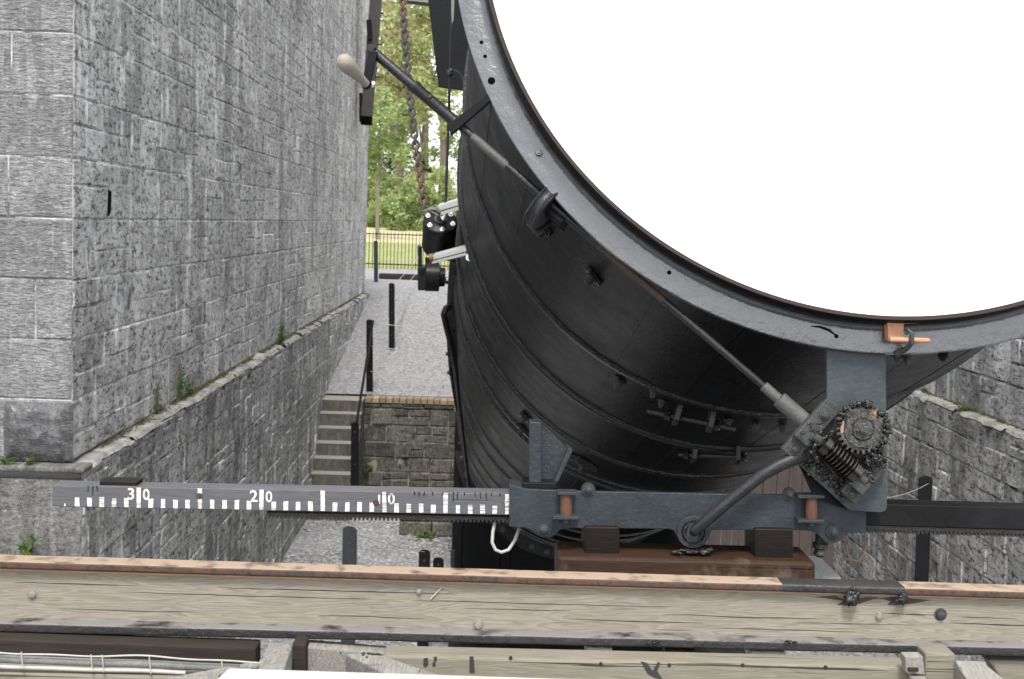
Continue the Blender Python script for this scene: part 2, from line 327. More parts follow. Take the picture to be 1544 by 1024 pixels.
M['leafgreen'] = leafmat('green leaf', (.16, .22, .08), (.29, .38, .15), (.44, .50, .25))
M['leafmid'] = leafmat('mid green leaf', (.20, .25, .10), (.34, .39, .17), (.50, .53, .28))
M['leafdark'] = leafmat('dark leaf', (.02, .045, .015), (.035, .075, .02), (.07, .12, .03))
M['weed'] = leafmat('weed leaf', (.08, .15, .03), (.13, .22, .05), (.2, .27, .09))
M['bark'] = wood('bark', (.22, .19, .15), (.10, .085, .07), 'Z', .8)
# ------------------------------------------------------------------ mesh helpers
ORG = {}
def prim(bm): return bm if bm is not None else bmesh.new()
def box8(bm, pts):                       # front a b c d, back e f g h
    v = [bm.verts.new(p) for p in pts]
    for f in ((0, 1, 2, 3), (7, 6, 5, 4), (0, 4, 5, 1), (1, 5, 6, 2), (2, 6, 7, 3), (3, 7, 4, 0)): bm.faces.new([v[i] for i in f])
    return v
def box(bm, lo, hi):
    (a, b, c), (d, e, f) = lo, hi
    return box8(bm, [(a, b, c), (d, b, c), (d, b, f), (a, b, f), (a, e, c), (d, e, c), (d, e, f), (a, e, f)])
def prism(bm, pts, vec):                 # closed outline of points, extruded along vec
    a = [bm.verts.new(p) for p in pts]; b = [bm.verts.new(V(p) + vec) for p in pts]; n = len(a)
    bm.faces.new(a); bm.faces.new(b[::-1])
    for i in range(n): bm.faces.new((a[i], b[i], b[(i + 1) % n], a[(i + 1) % n]))
def prismpx(bm, px, Y, th): prism(bm, [at(x, y, Y) for x, y in px], V((0, th, 0)))
def frame(d):
    d = d.normalized(); a = V((0, 0, 1)) if abs(d.z) < .9 else V((0, 1, 0))
    u = d.cross(a).normalized(); return u, d.cross(u)
def tubep(bm, pts, rad, n=12, caps=True, closed=False):
    pts = [V(p) for p in pts]; k = len(pts)
    rad = rad if isinstance(rad, (list, tuple)) else [rad] * k
    rings = []; u = None
    for i, p in enumerate(pts):
        if closed: d = (pts[(i + 1) % k] - pts[i - 1]).normalized()
        else: d = (pts[min(i + 1, k - 1)] - pts[max(i - 1, 0)]).normalized()
        if u is None: u, w2 = frame(d)
        else: u = (u - d * u.dot(d)).normalized(); w2 = d.cross(u)
        rings.append([bm.verts.new(p + (u * math.cos(2 * PI * j / n) + w2 * math.sin(2 * PI * j / n)) * rad[i]) for j in range(n)])
    for i in range(k if closed else k - 1):
        A, B = rings[i], rings[(i + 1) % k]
        for j in range(n): bm.faces.new((A[j], A[(j + 1) % n], B[(j + 1) % n], B[j]))
    if caps and not closed:
        bm.faces.new(rings[0][::-1]); bm.faces.new(rings[-1])
def lathe(bm, c, ax, prof, n=32, caps=True):  # prof: (distance along axis, radius)
    ax = ax.normalized(); u, w2 = frame(ax); R = []
    for a, r in prof: R.append([bm.verts.new(c + ax * a + (u * math.cos(2 * PI * j / n) + w2 * math.sin(2 * PI * j / n)) * r) for j in range(n)])
    for A, B in zip(R, R[1:]):
        for j in range(n): bm.faces.new((A[j], A[(j + 1) % n], B[(j + 1) % n], B[j]))
    if caps: bm.faces.new(R[0][::-1]); bm.faces.new(R[-1])
def hexbolt(bm, c, nrm, r, h, washer=True):
    nrm = nrm.normalized()
    if washer: lathe(bm, c, nrm, [(0, r * 1.45), (h * .25, r * 1.45), (h * .3, r * 1.3)], 20)
    lathe(bm, c + nrm * h * .28, nrm, [(0, r), (h * .6, r), (h * .72, r * .85)], 6)
    lathe(bm, c + nrm * h * .9, nrm, [(0, r * .5), (h * .35, r * .45)], 10)
ICO = {}
def blob(bm, c, r, sq=(1, 1, 1), amp=.35, freq=2.2, sub=2, seed=0):
    if sub not in ICO:
        t = bmesh.new(); bmesh.ops.create_icosphere(t, subdivisions=sub, radius=1); ICO[sub] = ([v.co.normalized() for v in t.verts], [[v.index for v in f.verts] for f in t.faces]); t.free()
    vs = []
    for d in ICO[sub][0]:
        k = 1 + amp * NZ.noise(d * freq + V((seed, seed * 1.7, 3)))+ amp * .5 * NZ.noise(d * freq * 2.7 + V((seed, 1, seed)))
        vs.append(bm.verts.new(V((d.x * sq[0], d.y * sq[1], d.z * sq[2])) * r * k + c))
    for f in ICO[sub][1]: bm.faces.new([vs[i] for i in f])
def mesh(name, bm, mat, smooth=False, bevel=0, angle=35):
    bmesh.ops.recalc_face_normals(bm, faces=bm.faces[:])
    me = bpy.data.meshes.new(name); bm.to_mesh(me); bm.free()
    me.materials.append(M[mat] if isinstance(mat, str) else mat)
    if smooth:
        for p in me.polygons: p.use_smooth = True
        me.set_sharp_from_angle(angle=math.radians(angle))
    return me
def link(name, me, parent=None, loc=None, bevel=0):
    o = bpy.data.objects.new(name, me); COL.objects.link(o)
    if parent is not None:
        o.parent = parent; L = ORG[parent.name]; me.transform(Matrix.Translation(-L)); ORG[o.name] = L
    elif loc is not None:
        L = V(loc); me.transform(Matrix.Translation(-L)); o.location = L; ORG[o.name] = L
    else:
        vs = [v.co for v in me.vertices]
        L = V(((min(v.x for v in vs) + max(v.x for v in vs)) / 2, (min(v.y for v in vs) + max(v.y for v in vs)) / 2, min(v.z for v in vs)))
        me.transform(Matrix.Translation(-L)); o.location = L; ORG[o.name] = L
    if bevel:
        b = o.modifiers.new('bevel', 'BEVEL'); b.width = bevel; b.segments = 2; b.limit_method = 'ANGLE'; b.angle_limit = math.radians(40)
    return o
def part(name, bm, mat, parent=None, smooth=False, bevel=0, label=None, angle=35):
    o = link(name, mesh(name, bm, mat, smooth, angle=angle), parent, bevel=bevel)
    if label: o['label'] = label
    return o
def tag(o, label, cat, group=None):
    o['label'] = label; o['category'] = cat
    if group: o['group'] = group
    return o
def thing(name, loc, label, cat, group=None):
    o = bpy.data.objects.new(name, None); COL.objects.link(o); o.location = loc; o.empty_display_size = .1; ORG[o.name] = V(loc)
    return tag(o, label, cat, group)
def struct(o): o['kind'] = 'structure'; return o
def copytree(o, loc, label=None):
    c = o.copy(); COL.objects.link(c); c.location = loc
    if label: c['label'] = label
    for ch in o.children:
        d = ch.copy(); COL.objects.link(d); d.parent = c
        for g in ch.children:
            e = g.copy(); COL.objects.link(e); e.parent = d
    return c
def sub(a, b, n): return [V(a).lerp(V(b), i / n) for i in range(n + 1)]
def catenary(a, b, sag, n=14):
    a, b = V(a), V(b); return [a.lerp(b, i / n) + V((0, 0, -sag * 4 * (i / n) * (1 - i / n))) for i in range(n + 1)]
# ================================================================== SETTING
def grid(name, x0, x1, y0, y1, nx, ny, zf, mat):
    bm = bmesh.new(); vs = [[bm.verts.new((x0 + (x1 - x0) * i / nx, y0 + (y1 - y0) * j / ny, zf(x0 + (x1 - x0) * i / nx, y0 + (y1 - y0) * j / ny))) for i in range(nx + 1)] for j in range(ny + 1)]
    for j in range(ny):
        for i in range(nx): bm.faces.new((vs[j][i], vs[j][i + 1], vs[j + 1][i + 1], vs[j + 1][i]))
    return struct(link(name, mesh(name, bm, mat, True, angle=60), loc=(0, (y0 + y1) / 2, 0)))
def _added_ground():
    t = NT('added dark ground'); p = t.wpos(); n = t.noise(p, 6, 7, .7)
    return t.done(t.mix(t.ramp(n, [(.35, 0), (.7, 1)]), (.012, .011, .010), (.04, .036, .03)), .95, t.bump(n, .6, .03), spec=.1)
M['added_ground'] = _added_ground()
grid('added_dark_ground', -.25, 2.95, 2.4, 16.6, 24, 60, lambda x, y: .045 + .02 * NZ.noise(V((x * 2, y * 2, 4))), 'added_ground')  # dark patch added under the tube to cut light bounced off the gravel
YR = 21.6                                           # face of the retaining wall
def zpath(y): return 1.62 + min(max(y - YR, 0), 9.0) * .146
grid('gravel_pit', -12, 14, -4, 22.5, 52, 53, lambda x, y: .02 * NZ.noise(V((x, y, 0))), 'gravel')
grid('gravel_path', -2.75, 14, YR + .25, 31, 40, 24, lambda x, y: zpath(y) - .012 + .015 * NZ.noise(V((x, y, 5))), 'gravel')
ZT = zpath(40)
grid('gravel_yard', -30, 40, 31, 43.6, 40, 10, lambda x, y: ZT - .012, 'gravel')
def zlawn(y): return ZT - .02 + (y - 43.6) * .030
grid('lawn', -60, 60, 43.6, 62, 60, 20, lambda x, y: zlawn(y) + .05 * NZ.noise(V((x * .3, y * .3, 1))), 'lawn')
grid('meadow', -90, 90, 62, 96, 60, 20, lambda x, y: zlawn(y) + .12 * NZ.noise(V((x * .3, y * .3, 1))), 'hay')
grid('field', -600, 600, 96, 900, 30, 20, lambda x, y: zlawn(96) - (y - 96) * .002, 'lawn')

# ------------------------------------------------------------------ stone walls
def facegrid(bm, o, du, dv, nu, nv, nrm, amp, fr=2.2):
    vs = []
    for j in range(nv + 1):
        row = []
        for i in range(nu + 1):
            p = o + du * (i / nu) + dv * (j / nv)
            k = NZ.noise(p * fr) * amp + NZ.noise(p * fr * 3.1) * amp * .45
            if i in (0, nu) or j in (0, nv): k *= .5
            row.append(bm.verts.new(p + nrm * k))
        vs.append(row)
    for j in range(nv):
        for i in range(nu): bm.faces.new((vs[j][i], vs[j][i + 1], vs[j + 1][i + 1], vs[j + 1][i]))
def courses(bm, o, du, L, H, nrm, row, lens, gap=.012, rough=.012, split=.4, seed=1, wav=.0, vary=0.0, mi=1, rec=.012):
    # blocks set proud of a mortar bed: each one a chamfered, slightly uneven face
    rnd = random.Random(seed); up = V((0, 0, 1)); bed = [bm.verts.new(o + du * a + up * c - nrm * rec) for a, c in ((0, 0), (L, 0), (L, H), (0, H))]; f = bm.faces.new(bed); f.material_index = mi
    def blk(u0, u1, v0, v1):
        g = gap * rnd.uniform(.5, 1.1); u0 += g / 2; u1 -= g / 2; v0 += g / 2; v1 -= g / 2
        if u1 - u0 < .03: return
        d0 = rnd.uniform(-.4, 1) * rough; tilt = rnd.uniform(-.5, .5) * rough; n = 3; m = 2; ch = min(.014, (v1 - v0) * .2)
        sk = [rnd.uniform(-.4, .4) * gap for _ in range(4)]
        V_ = []
        for j in range(m + 3):
            r_ = []
            for i in range(n + 3):
                fu = (0 if i == 0 else 1 if i == n + 2 else (i - 1) / n); fv = (0 if j == 0 else 1 if j == m + 2 else (j - 1) / m)
                edge = i in (0, n + 2) or j in (0, m + 2)
                uu = u0 + (u1 - u0) * fu; vv = v0 + (v1 - v0) * fv + sk[0] * (1 - fu) + sk[1] * fu + wav * NZ.noise(V((uu * .7, v0 * 2, seed)))
                if not edge: uu = min(max(uu, u0 + ch), u1 - ch); vv = min(max(vv, v0 + ch), v1 - ch)
                p = o + du * uu + up * vv
                k = -rec - .0005 if edge else d0 + tilt * (fu - .5) + rough * .9 * NZ.noise(p * 4.5)
                r_.append(bm.verts.new(p + nrm * k))
            V_.append(r_)
        for j in range(m + 2):
            for i in range(n + 2): bm.faces.new((V_[j][i], V_[j][i + 1], V_[j + 1][i + 1], V_[j + 1][i]))
    z = 0; k = 0
    while z < H - .01:
        h = min(row * (1 + rnd.uniform(-vary, vary)), H - z); u = -rnd.random() * .3
        while u < L:
            l = rnd.uniform(*lens); a, b = max(u, 0), min(u + l, L)
            if rnd.random() < split:
                q = rnd.uniform(.4, .6); blk(a, b, z, z + h * q)
                if rnd.random() < .5 and b - a > .4: w_ = a + (b - a) * rnd.uniform(.35, .65); blk(a, w_, z + h * q, z + h); blk(w_, b, z + h * q, z + h)
                else: blk(a, b, z + h * q, z + h)
            else: blk(a, b, z, z + h)
            u += l
        z += h; k += 1
ZL = 2.88
XI, XO, YN, YF = -2.66, -2.55, 8.66, 30.0
tw = thing('stone_wall', (XI, YN, 0), 'tall grey limestone tower wall running back along the left, streaked with lime', 'wall', 'stone tower walls')
bm = bmesh.new()
courses(bm, V((XI, YN, ZL + .024)), V((0, 1, 0)), YF - YN, 9, V((1, 0, 0)), .394, (.35, 1.0), seed=4, split=.45, gap=.007, rough=.006, rec=.004)
facegrid(bm, V((XI, YF, ZL)), V((-2.2, 0, 0)), V((0, 0, 9)), 14, 50, V((0, 1, 0)), .012)
box(bm, (XI - 2.2, YN + .1, ZL), (XI - .03, YF - .03, ZL + 9))
part('masonry', bm, 'wallL', tw).data.materials.append(M['mortarw'])
bm = bmesh.new()
courses(bm, V((XI - 4, YN, ZL + .024)), V((1, 0, 0)), 4, 9, V((0, -1, 0)), .394, (.45, .95), seed=8, split=0, rough=.006, gap=.007, rec=.005)
box(bm, (XI - 4, YN + .03, ZL), (XI - .06, YN + .09, ZL + 9))
part('front_face', bm, 'wallLf', tw).data.materials.append(M['mortarf'])
for x0, x1, sd_ in ((XI - .44, XI + .012, 3), (XI - 1.0, XI - .50, 9)):      # rock-faced blocks at the foot of the corner
    bm = bmesh.new(); n = 20
    vs = [[None] * (n + 1) for _ in range(n + 1)]
    for j in range(n + 1):
        for i in range(n + 1):
            e = min(i, n - i, j, n - j) / n; k = min(1, e * 7)
            p = V((x0 + (x1 - x0) * i / n, YN - .012, ZL + .02 + .385 * j / n))
            p.y -= k * (.055 + .05 * NZ.noise(p * 6 + V((sd_, 0, 0))) + .02 * NZ.noise(p * 19)); vs[j][i] = bm.verts.new(p)
    for j in range(n):
        for i in range(n): bm.faces.new((vs[j][i], vs[j][i + 1], vs[j + 1][i + 1], vs[j + 1][i]))
    part('rough_block', bm, 'rough', tw, True, angle=25)
bm = bmesh.new()
courses(bm, V((XO, YN - .13, -.02)), V((0, 1, 0)), YF - YN + .2, ZL - .005, V((1, 0, 0)), .28, (.25, .75), seed=14, split=.25, vary=.25, rough=.012, gap=.009, rec=.007)
box(bm, (XO - 1.5, YN + .1, -.1), (XO - .03, YF, ZL - .004))
part('plinth', bm, 'plinthL', tw).data.materials.append(M['mortar'])
bm = bmesh.new()
facegrid(bm, V((XO - 4, YN - .14, -.1)), V((4, 0, 0)), V((0, 0, ZL + .02)), 70, 50, V((0, -1, 0)), .035, 3)
part('plinth_front', bm, 'plinthLf', tw, True)
def ledge(par, y0, y1, xi, xo, front=None):
    bm = bmesh.new(); y = y0; s = 1 if xo > xi else -1
    while y < y1:
        l = random.uniform(.35, .95); a, b = y, min(y + l, y1)
        j = lambda k: random.uniform(-k, k)
        o1, o2 = xo + j(.02), xo + j(.02); z1, z2 = ZL + j(.014), ZL + j(.014)
        n = 5
        bot, top, bk = [], [], []
        for i in range(n + 1):
            f = i / n; yy = a + .002 + (b - a - .004) * f
            x = o1 + (o2 - o1) * f + j(.012); z = z1 + (z2 - z1) * f + j(.008)
            bot.append(bm.verts.new((x - s * .03, yy, ZL - .045 + j(.012)))); top.append((bm.verts.new((x, yy, z - .022)), bm.verts.new((x - s * .028, yy, z + .004)))); bk.append(bm.verts.new((xi - s * .05, yy, z + .012 + j(.006))))
        for i in range(n):
            bm.faces.new((bot[i], bot[i + 1], top[i + 1][0], top[i][0])); bm.faces.new((top[i][0], top[i + 1][0], top[i + 1][1], top[i][1])); bm.faces.new((top[i][1], top[i + 1][1], bk[i + 1], bk[i]))
        y = b
    if front:
        y0f, xa = front; x = xi - 3.6; bf = bmesh.new()
        while x < xo:
            l = random.uniform(.5, 1.0); b = min(x + l, xo + .01)
            box(bf, (x + .003, y0f - .15 + random.uniform(-.012, .012), ZL - .03), (b - .003, YN + .05, ZL + random.uniform(-.008, .006))); x = b
    if front: part('front_ledge', bf, 'plinthLf', par, bevel=.014)
    return part('ledge', bm, 'ledge', par, True, angle=30)
ledge(tw, YN - .12, YF, XI, XO + .008, (YN, 0))

XRI, XRO, YRN, YRF = 4.78, 4.63, 8.8, 30.0
tr = thing('stone_wall', (XRI, YRN, 0), 'limestone tower wall on the right behind the tube, its courses dropping towards the lens', 'wall', 'stone tower walls')
bm = bmesh.new()
courses(bm, V((XRI, YRN, ZL)), V((0, 1, 0)), YRF - YRN, 9, V((-1, 0, 0)), .41, (.28, .8), seed=21, split=.35, vary=.15, rough=.018, wav=.03)
box(bm, (XRI + .03, YRN + .05, ZL), (XRI + 2.2, YRF, ZL + 9))
part('masonry', bm, 'wallR', tr).data.materials.append(M['mortar'])
bm = bmesh.new()
courses(bm, V((XRO, YRN - .1, -.02)), V((0, 1, 0)), YRF - YRN, ZL - .005, V((-1, 0, 0)), .30, (.25, .75), seed=25, split=.3, vary=.25, rough=.014, wav=.04, gap=.010, rec=.008)
box(bm, (XRO + .04, YRN, -.1), (XRO + 1.5, YRF, ZL - .004))
part('plinth', bm, 'plinthR', tr).data.materials.append(M['mortar'])
ledge(tr, YRN, YRF, XRI, XRO - .008)

rw = thing('retaining_wall', (.5, YR, 0), 'mossy coursed rubble retaining wall topped with yellow bricks beside the steps', 'wall')
XS = -1.88
bm = bmesh.new(); courses(bm, V((XS, YR, -.03)), V((1, 0, 0)), 6.5, 1.575, V((0, -1, 0)), .235, (.22, .62), seed=31, split=.25, vary=.2, rough=.022, gap=.022)
facegrid(bm, V((XS, YR + 1.5, -.05)), V((0, -1.5, 0)), V((0, 0, 1.60)), 20, 24, V((-1, 0, 0)), .015, 3)
box(bm, (XS + .03, YR + .03, -.05), (XS + 6.5, YR + .4, 1.545)); part('rubble', bm, 'retain', rw).data.materials.append(M['mortard'])
bm = bmesh.new(); x = XS + .01
while x < XS + 6.4:
    l = .112 + random.uniform(-.012, .012); z = 1.63 + random.uniform(-.008, .006)
    box(bm, (x, YR - .02 + random.uniform(-.008, .008), 1.545), (x + l - .012, YR + .26, z)); x += l
part('coping', bm, 'brick', rw, bevel=.008)

st = thing('stone_steps', (-2.2, 20.9, 0), 'short flight of mossy concrete steps climbing between the left plinth and the retaining wall', 'steps')
for i in range(8):
    y0 = YR + .02 - .24 * i; zt = 1.62 - .2 * i - (.0 if i else .012)
    bm = bmesh.new(); box(bm, (XO - .02, y0 - .24, -.1), (XS - .005 + random.uniform(-.01, .012), y0 if i else y0 + .35, zt - .2 + .2 * 1 - .02))
    s_ = part('step', bm, 'step', st, bevel=.012)
    bm = bmesh.new(); box(bm, (XO - .015, y0 - .245, zt - .0195), (XS - .008, y0 - .002 if i else y0 + .34, zt))
    part('tread', bm, 'steptop', s_, bevel=.006)

lb = bmesh.new(); a = at(602, 800, 18.9); b = at(692, 800, 18.9)
x = a.x
for zz in (0, .21):
    x = a.x
    while x < b.x - .1:
        l = random.uniform(.25, .5); box(lb, (x, 18.9 + random.uniform(-.03, .03), zz + .004), (min(x + l, b.x) - .015, 19.3, zz + .2)); x += l
tag(part('low_stone_wall', lb, 'retain', bevel=.02), 'low dark wall stub of squared stones under the ruled beam, left of the black box', 'wall')

# loose stones on the gravel (nobody could count them)
bm = bmesh.new()
_t = bmesh.new(); bmesh.ops.create_icosphere(_t, subdivisions=1, radius=1); ICO_V = [v.co.copy() for v in _t.verts]; ICO_F = [[v.index for v in f.verts] for f in _t.faces]; _t.free()
SV, SF = [], []
def scatter(n, x0, x1, y0, y1, zf, s0, s1):
    for _ in range(n):
        x, y = random.uniform(x0, x1), random.uniform(y0, y1); r = random.uniform(s0, s1)
        o = len(SV); a, b, c = random.uniform(.7, 1.3), random.uniform(.7, 1.3), random.uniform(.4, .7); q = random.random() * 6
        SF.extend([[i + o for i in f] for f in ICO_F])
        for v in ICO_V:
            k = random.uniform(.75, 1.2); X, Y_, Z_ = v.x * a * k, v.y * b * k, v.z * c * k
            SV.append((x + (X * math.cos(q) - Y_ * math.sin(q)) * r, y + (X * math.sin(q) + Y_ * math.cos(q)) * r, zf(y) + Z_ * r + r * .2))
scatter(2600, -2.5, -.2, 14.5, 19.8, lambda y: 0, .012, .034)
scatter(2200, -2.5, 4.5, 11.2, 14.8, lambda y: 0, .014, .04)
scatter(900, -2.5, .3, YR + .3, 29, zpath, .006, .014)
me = bpy.data.meshes.new('loose_stones'); me.from_pydata(SV, [], SF); me.materials.append(M['bits']); bm.free()
ls = link('loose_stones', me, loc=(0, 17, 0)); ls['kind'] = 'stuff'

# ================================================================== TELESCOPE TUBE
TC = V((.901, 3.0855, .7251 + CAMZ)); AZ, INC = .0243, .2471
AX = V((math.sin(AZ) * math.cos(INC), math.cos(AZ) * math.cos(INC), -math.sin(INC)))
TU = AX.cross(V((0, 0, 1))).normalized(); TW = TU.cross(AX)
RIN, ROUT, FB = .927, .9999, .0668
def rprof(s): return .9375 + .055 * s - .0014 * s * s if s < 9.5 else .9375 + .055 * 9.5 - .0014 * 90.25 + (s - 9.5) * .028 - (s - 9.5) ** 2 * .004
def tp(s, th, r): return TC + AX * s + (TU * math.cos(th) + TW * math.sin(th)) * r
def on_tube(px, py):
    d = ray(px, py).normalized(); t = 2.0
    while t < 22:
        p = CAM + d * t; q = p - TC; s = q.dot(AX); e = q - AX * s
        if .08 < s < 15 and e.length < rprof(s):
            return s, math.atan2(e.dot(TW), e.dot(TU)), p, e.normalized()
        t += .004
    raise ValueError((px, py))
tube = thing('telescope_tube', TC + V((0, 0, -1.0)), 'huge black staved telescope tube with a white lid closing its flanged mouth', 'telescope')
NST = 54; TL = 14.2
bm = bmesh.new(); ss = [.072 + (TL - .072) * (i / 70) ** 1.25 for i in range(71)]
offs = []
for k in range(NST):
    j = random.uniform(-.0022, .0022); j2 = random.uniform(-.0015, .0015)
    j *= .6; gv = random.choice((-.0022, -.0012, -.0006))
    for q, dr in ((0, gv), (.011, j), (.5, j + .0014), (.989, j)): offs.append(((k + q) / NST * 2 * PI, dr))
rows = []
for s in ss: rows.append([bm.verts.new(tp(s, th, rprof(s) + dr)) for th, dr in offs])
n = len(offs)
for A, B in zip(rows, rows[1:]):
    for j in range(n): bm.faces.new((A[j], A[(j + 1) % n], B[(j + 1) % n], B[j]))
bm.faces.new(rows[-1])
M['barrel'] = paint('satin black stave paint', (.0045, .0051, .0066), .33, (.045, .046, .05), .2, .35, spec=.06)
barrel = part('barrel', bm, 'barrel', tube, True, angle=12)
def revol(bm, prof, n=240):              # closed profile of (s, r) about the tube axis
    R = [[bm.verts.new(tp(s, 2 * PI * j / n, r)) for j in range(n)] for s, r in prof]
    for A, B in zip(R, R[1:] + R[:1]):
        for j in range(n): bm.faces.new((A[j], A[(j + 1) % n], B[(j + 1) % n], B[j]))
bm = bmesh.new()
fil = [(FB - .028 * (1 - math.cos(a)) , 0) for a in ()]
prof = [(FB + .016, ROUT), (FB, ROUT), (FB - .001, ROUT - .003), (FB - .001, RIN + .028)]
prof += [(FB - .001 - .016 * (1 - math.cos(a)), RIN + .028 - .016 * math.sin(a)) for a in [PI / 2 * k / 6 for k in range(1, 7)]]
lipstart = len(prof)
prof += [(FB - .03, RIN + .0118), (FB + .016, RIN + .002)]
revol(bm, prof, 300)
flange = part('mouth_flange', bm, 'flange', tube, True, angle=50)
bm = bmesh.new(); revol(bm, [(FB - .0172, RIN + .0124), (.004, RIN + .010), (.0015, RIN + .0085), (.002, RIN + .001), (.06, RIN + .0005)], 300)
lip = part('lip', bm, 'lip', flange, True, angle=50)
bm = bmesh.new(); revol(bm, [(.001, RIN + .0095), (-.0012, RIN + .0085), (-.0012, RIN + .0008), (.001, RIN)], 300)
part('lip_edge', bm, 'lipedge', flange, True, angle=50)
bm = bmesh.new(); prof = [(.030, .0), (.006, .0)]
R = [[bm.verts.new(tp(s, 2 * PI * j / 200, RIN - .001)) for j in range(200)] for s in (.006, .03)]
for j in range(200): bm.faces.new((R[0][j], R[0][(j + 1) % 200], R[1][(j + 1) % 200], R[1][j]))
bm.faces.new(R[0]); bm.faces.new(R[1][::-1])
part('lid', bm, 'white', tube, True)
def flpt(px, py, off=.0):                # point on the flange face
    d = ray(px, py); o = TC + AX * (FB - .001 - off); return CAM + d * ((o - CAM).dot(AX) / d.dot(AX))
for px, py, r in ((726, 64, 3), (731.5, 85, 3), (741, 122, 5.8), (1009, 411, 3.3), (1261, 507, 3.2), (1273, 500, 0), (812, 172, 0)):
    if not r: continue
    bm = bmesh.new(); lathe(bm, flpt(px, py), -AX, [(-.004, m_px(r, 3)), (.0006, m_px(r, 3))], 20); part('bolt_hole', bm, 'hole', flange)
bm = bmesh.new(); hexbolt(bm, flpt(812.5, 231), -AX, m_px(6, 3), .008, False); part('bolt', bm, 'flange', flange, bevel=.001)
# worn gouge beside the lowest hole and paint curls
bm = bmesh.new(); tubep(bm, [flpt(x, y, -.0005) for x, y in ((1222, 492), (1236, 493), (1250, 498), (1259, 505))], [.001, .003, .0035, .002], 8); part('weld_bead', bm, 'lip', flange, True)
# hoops
HO = [(1.283, .030, .010, 2), (2.10, .055, .016, 1), (3.083, .05, .014, 1), (3.92, .05, .012, 0), (4.12, .045, .016, 0), (5.845, .05, .013, 0), (6.69, .05, .014, 0), (8.09, .07, .015, 0), (9.3, .07, .016, 0), (10.6, .07, .016, 0), (11.6, .08, .02, 0), (12.6, .08, .02, 0)]
hoops = {}
for i, (s, wd, th, k) in enumerate(HO):
    bm = bmesh.new(); r0, r1 = rprof(s), rprof(s + wd)
    if k == 1: pr = [(s, r0 - .01), (s, r0 + th * .6), (s + wd * .18, r0 + th * .7), (s + wd * .28, r0 + th * .35), (s + wd * .45, r0 + th * 1.15), (s + wd * .8, r0 + th * 1.2), (s + wd, r1 + th * .6), (s + wd, r1 - .01)]
    else: pr = [(s, r0 - .01), (s, r0 + th), (s + wd * .1, r0 + th * 1.1), (s + wd, r1 + th), (s + wd, r1 - .01)]
    revol(bm, pr, 200); hoops[i] = part('hoop', bm, 'hoop', tube, True, angle=30)
bm = bmesh.new(); revol(bm, [(TL - .15, rprof(TL) - .05), (TL - .15, rprof(TL) + .16), (TL + .02, rprof(TL) + .16), (TL + .02, rprof(TL) - .05)], 120)
er = part('end_ring', bm, 'black', tube, True)
for k in range(44):
    th = 2 * PI * (k + .5) / 44; bm = bmesh.new(); hexbolt(bm, tp(TL - .152, th, rprof(TL) + .09), -AX, .028, .03); part('ring_bolt', bm, 'hoop', er)
# tightening lugs of the hoops
def lugs(h, pxa, pxb, ext, seedr=0):
    sa, ta, pa, na = on_tube(*pxa); sb, tb, pb, nb = on_tube(*pxb); tang = (pb - pa).normalized()
    for p, n_ in ((pa, na), (pb, nb)):
        bm = bmesh.new(); u = AX; o = p
        prism(bm, [o - u * .03 - n_ * .01, o + u * .03 - n_ * .01, o + u * .026 + n_ * .05, o + n_ * .066, o - u * .026 + n_ * .05], tang * .018); part('lug', bm, 'hoop', h, bevel=.002)
    o = pa + na * .036
    bm = bmesh.new(); tubep(bm, [o - tang * ext, pb + nb * .036 + tang * ext], .0085, 12); part('tie_bolt', bm, 'rod', h, True)
    for p in (o - tang * .02, pb + nb * .036 + tang * .03):
        bm = bmesh.new(); lathe(bm, p - tang * .009, tang, [(0, .018), (.02, .018)], 6); part('nut', bm, 'hoop', h)
lugs(hoops[0], (1021, 612), (1070, 622), .09)
lugs(hoops[1], (1045, 672), (1108, 674), .05)
def studplate(px, py, dx, dy, l, wd, hgt=.012, nut=True):
    s, t, p, n_ = on_tube(px, py); q = on_tube(px + dx, py + dy)[2]; d = (q - p).normalized(); e = n_.cross(d)
    bm = bmesh.new(); prism(bm, [p - d * l - e * wd, p + d * l - e * wd, p + d * l + e * wd, p - d * l + e * wd], n_ * hgt); b = part('stud_plate', bm, 'hoop', tube, bevel=.002)
    if nut:
        bm = bmesh.new(); hexbolt(bm, p + n_ * hgt, n_, .011, .02); part('nut', bm, 'rod', b)
studplate(897, 414, 6, 8, .032, .011); studplate(826, 344, 6, 7, .02, .009); studplate(936, 571, 10, 8, .02, .012)
studplate(881, 694, 10, 6, .06, .045, .03); studplate(794, 627, 8, 8, .03, .03, .02); studplate(790, 645, 8, 8, .03, .03, .02)
for x, y in ((988, 587), (1000, 602), (1099, 630), (1139, 637), (1180, 640)): studplate(x, y, 8, 3, .012, .008, .006)
for s_, th_ in ((3.7, 1.0), (4.2, 1.005), (4.7, 1.02), (5.2, 1.03), (5.7, 1.05), (6.3, 1.06)):
    p_ = tp(s_, PI * th_, rprof(s_)); n_ = (p_ - TC - AX * s_).normalized(); bm = bmesh.new(); hexbolt(bm, p_ + n_ * .01, n_, .024, .05); part('rivet', bm, 'hoop', tube)
# iron side plate down the tube's left flank
bm = bmesh.new(); n = 30; A, B = [], []
for i in range(n + 1):
    s = 3.3 + 4.6 * i / n; th = PI * (1.0 + .085 * i / n); r = rprof(s)
    A.append(tp(s, th, r - .01)); B.append(tp(s, th, r + .03 + .03 * math.sin(PI * i / n)))
prism(bm, A + B[::-1], TW * .025)
part('side_plate', bm, 'black', tube, bevel=.003)
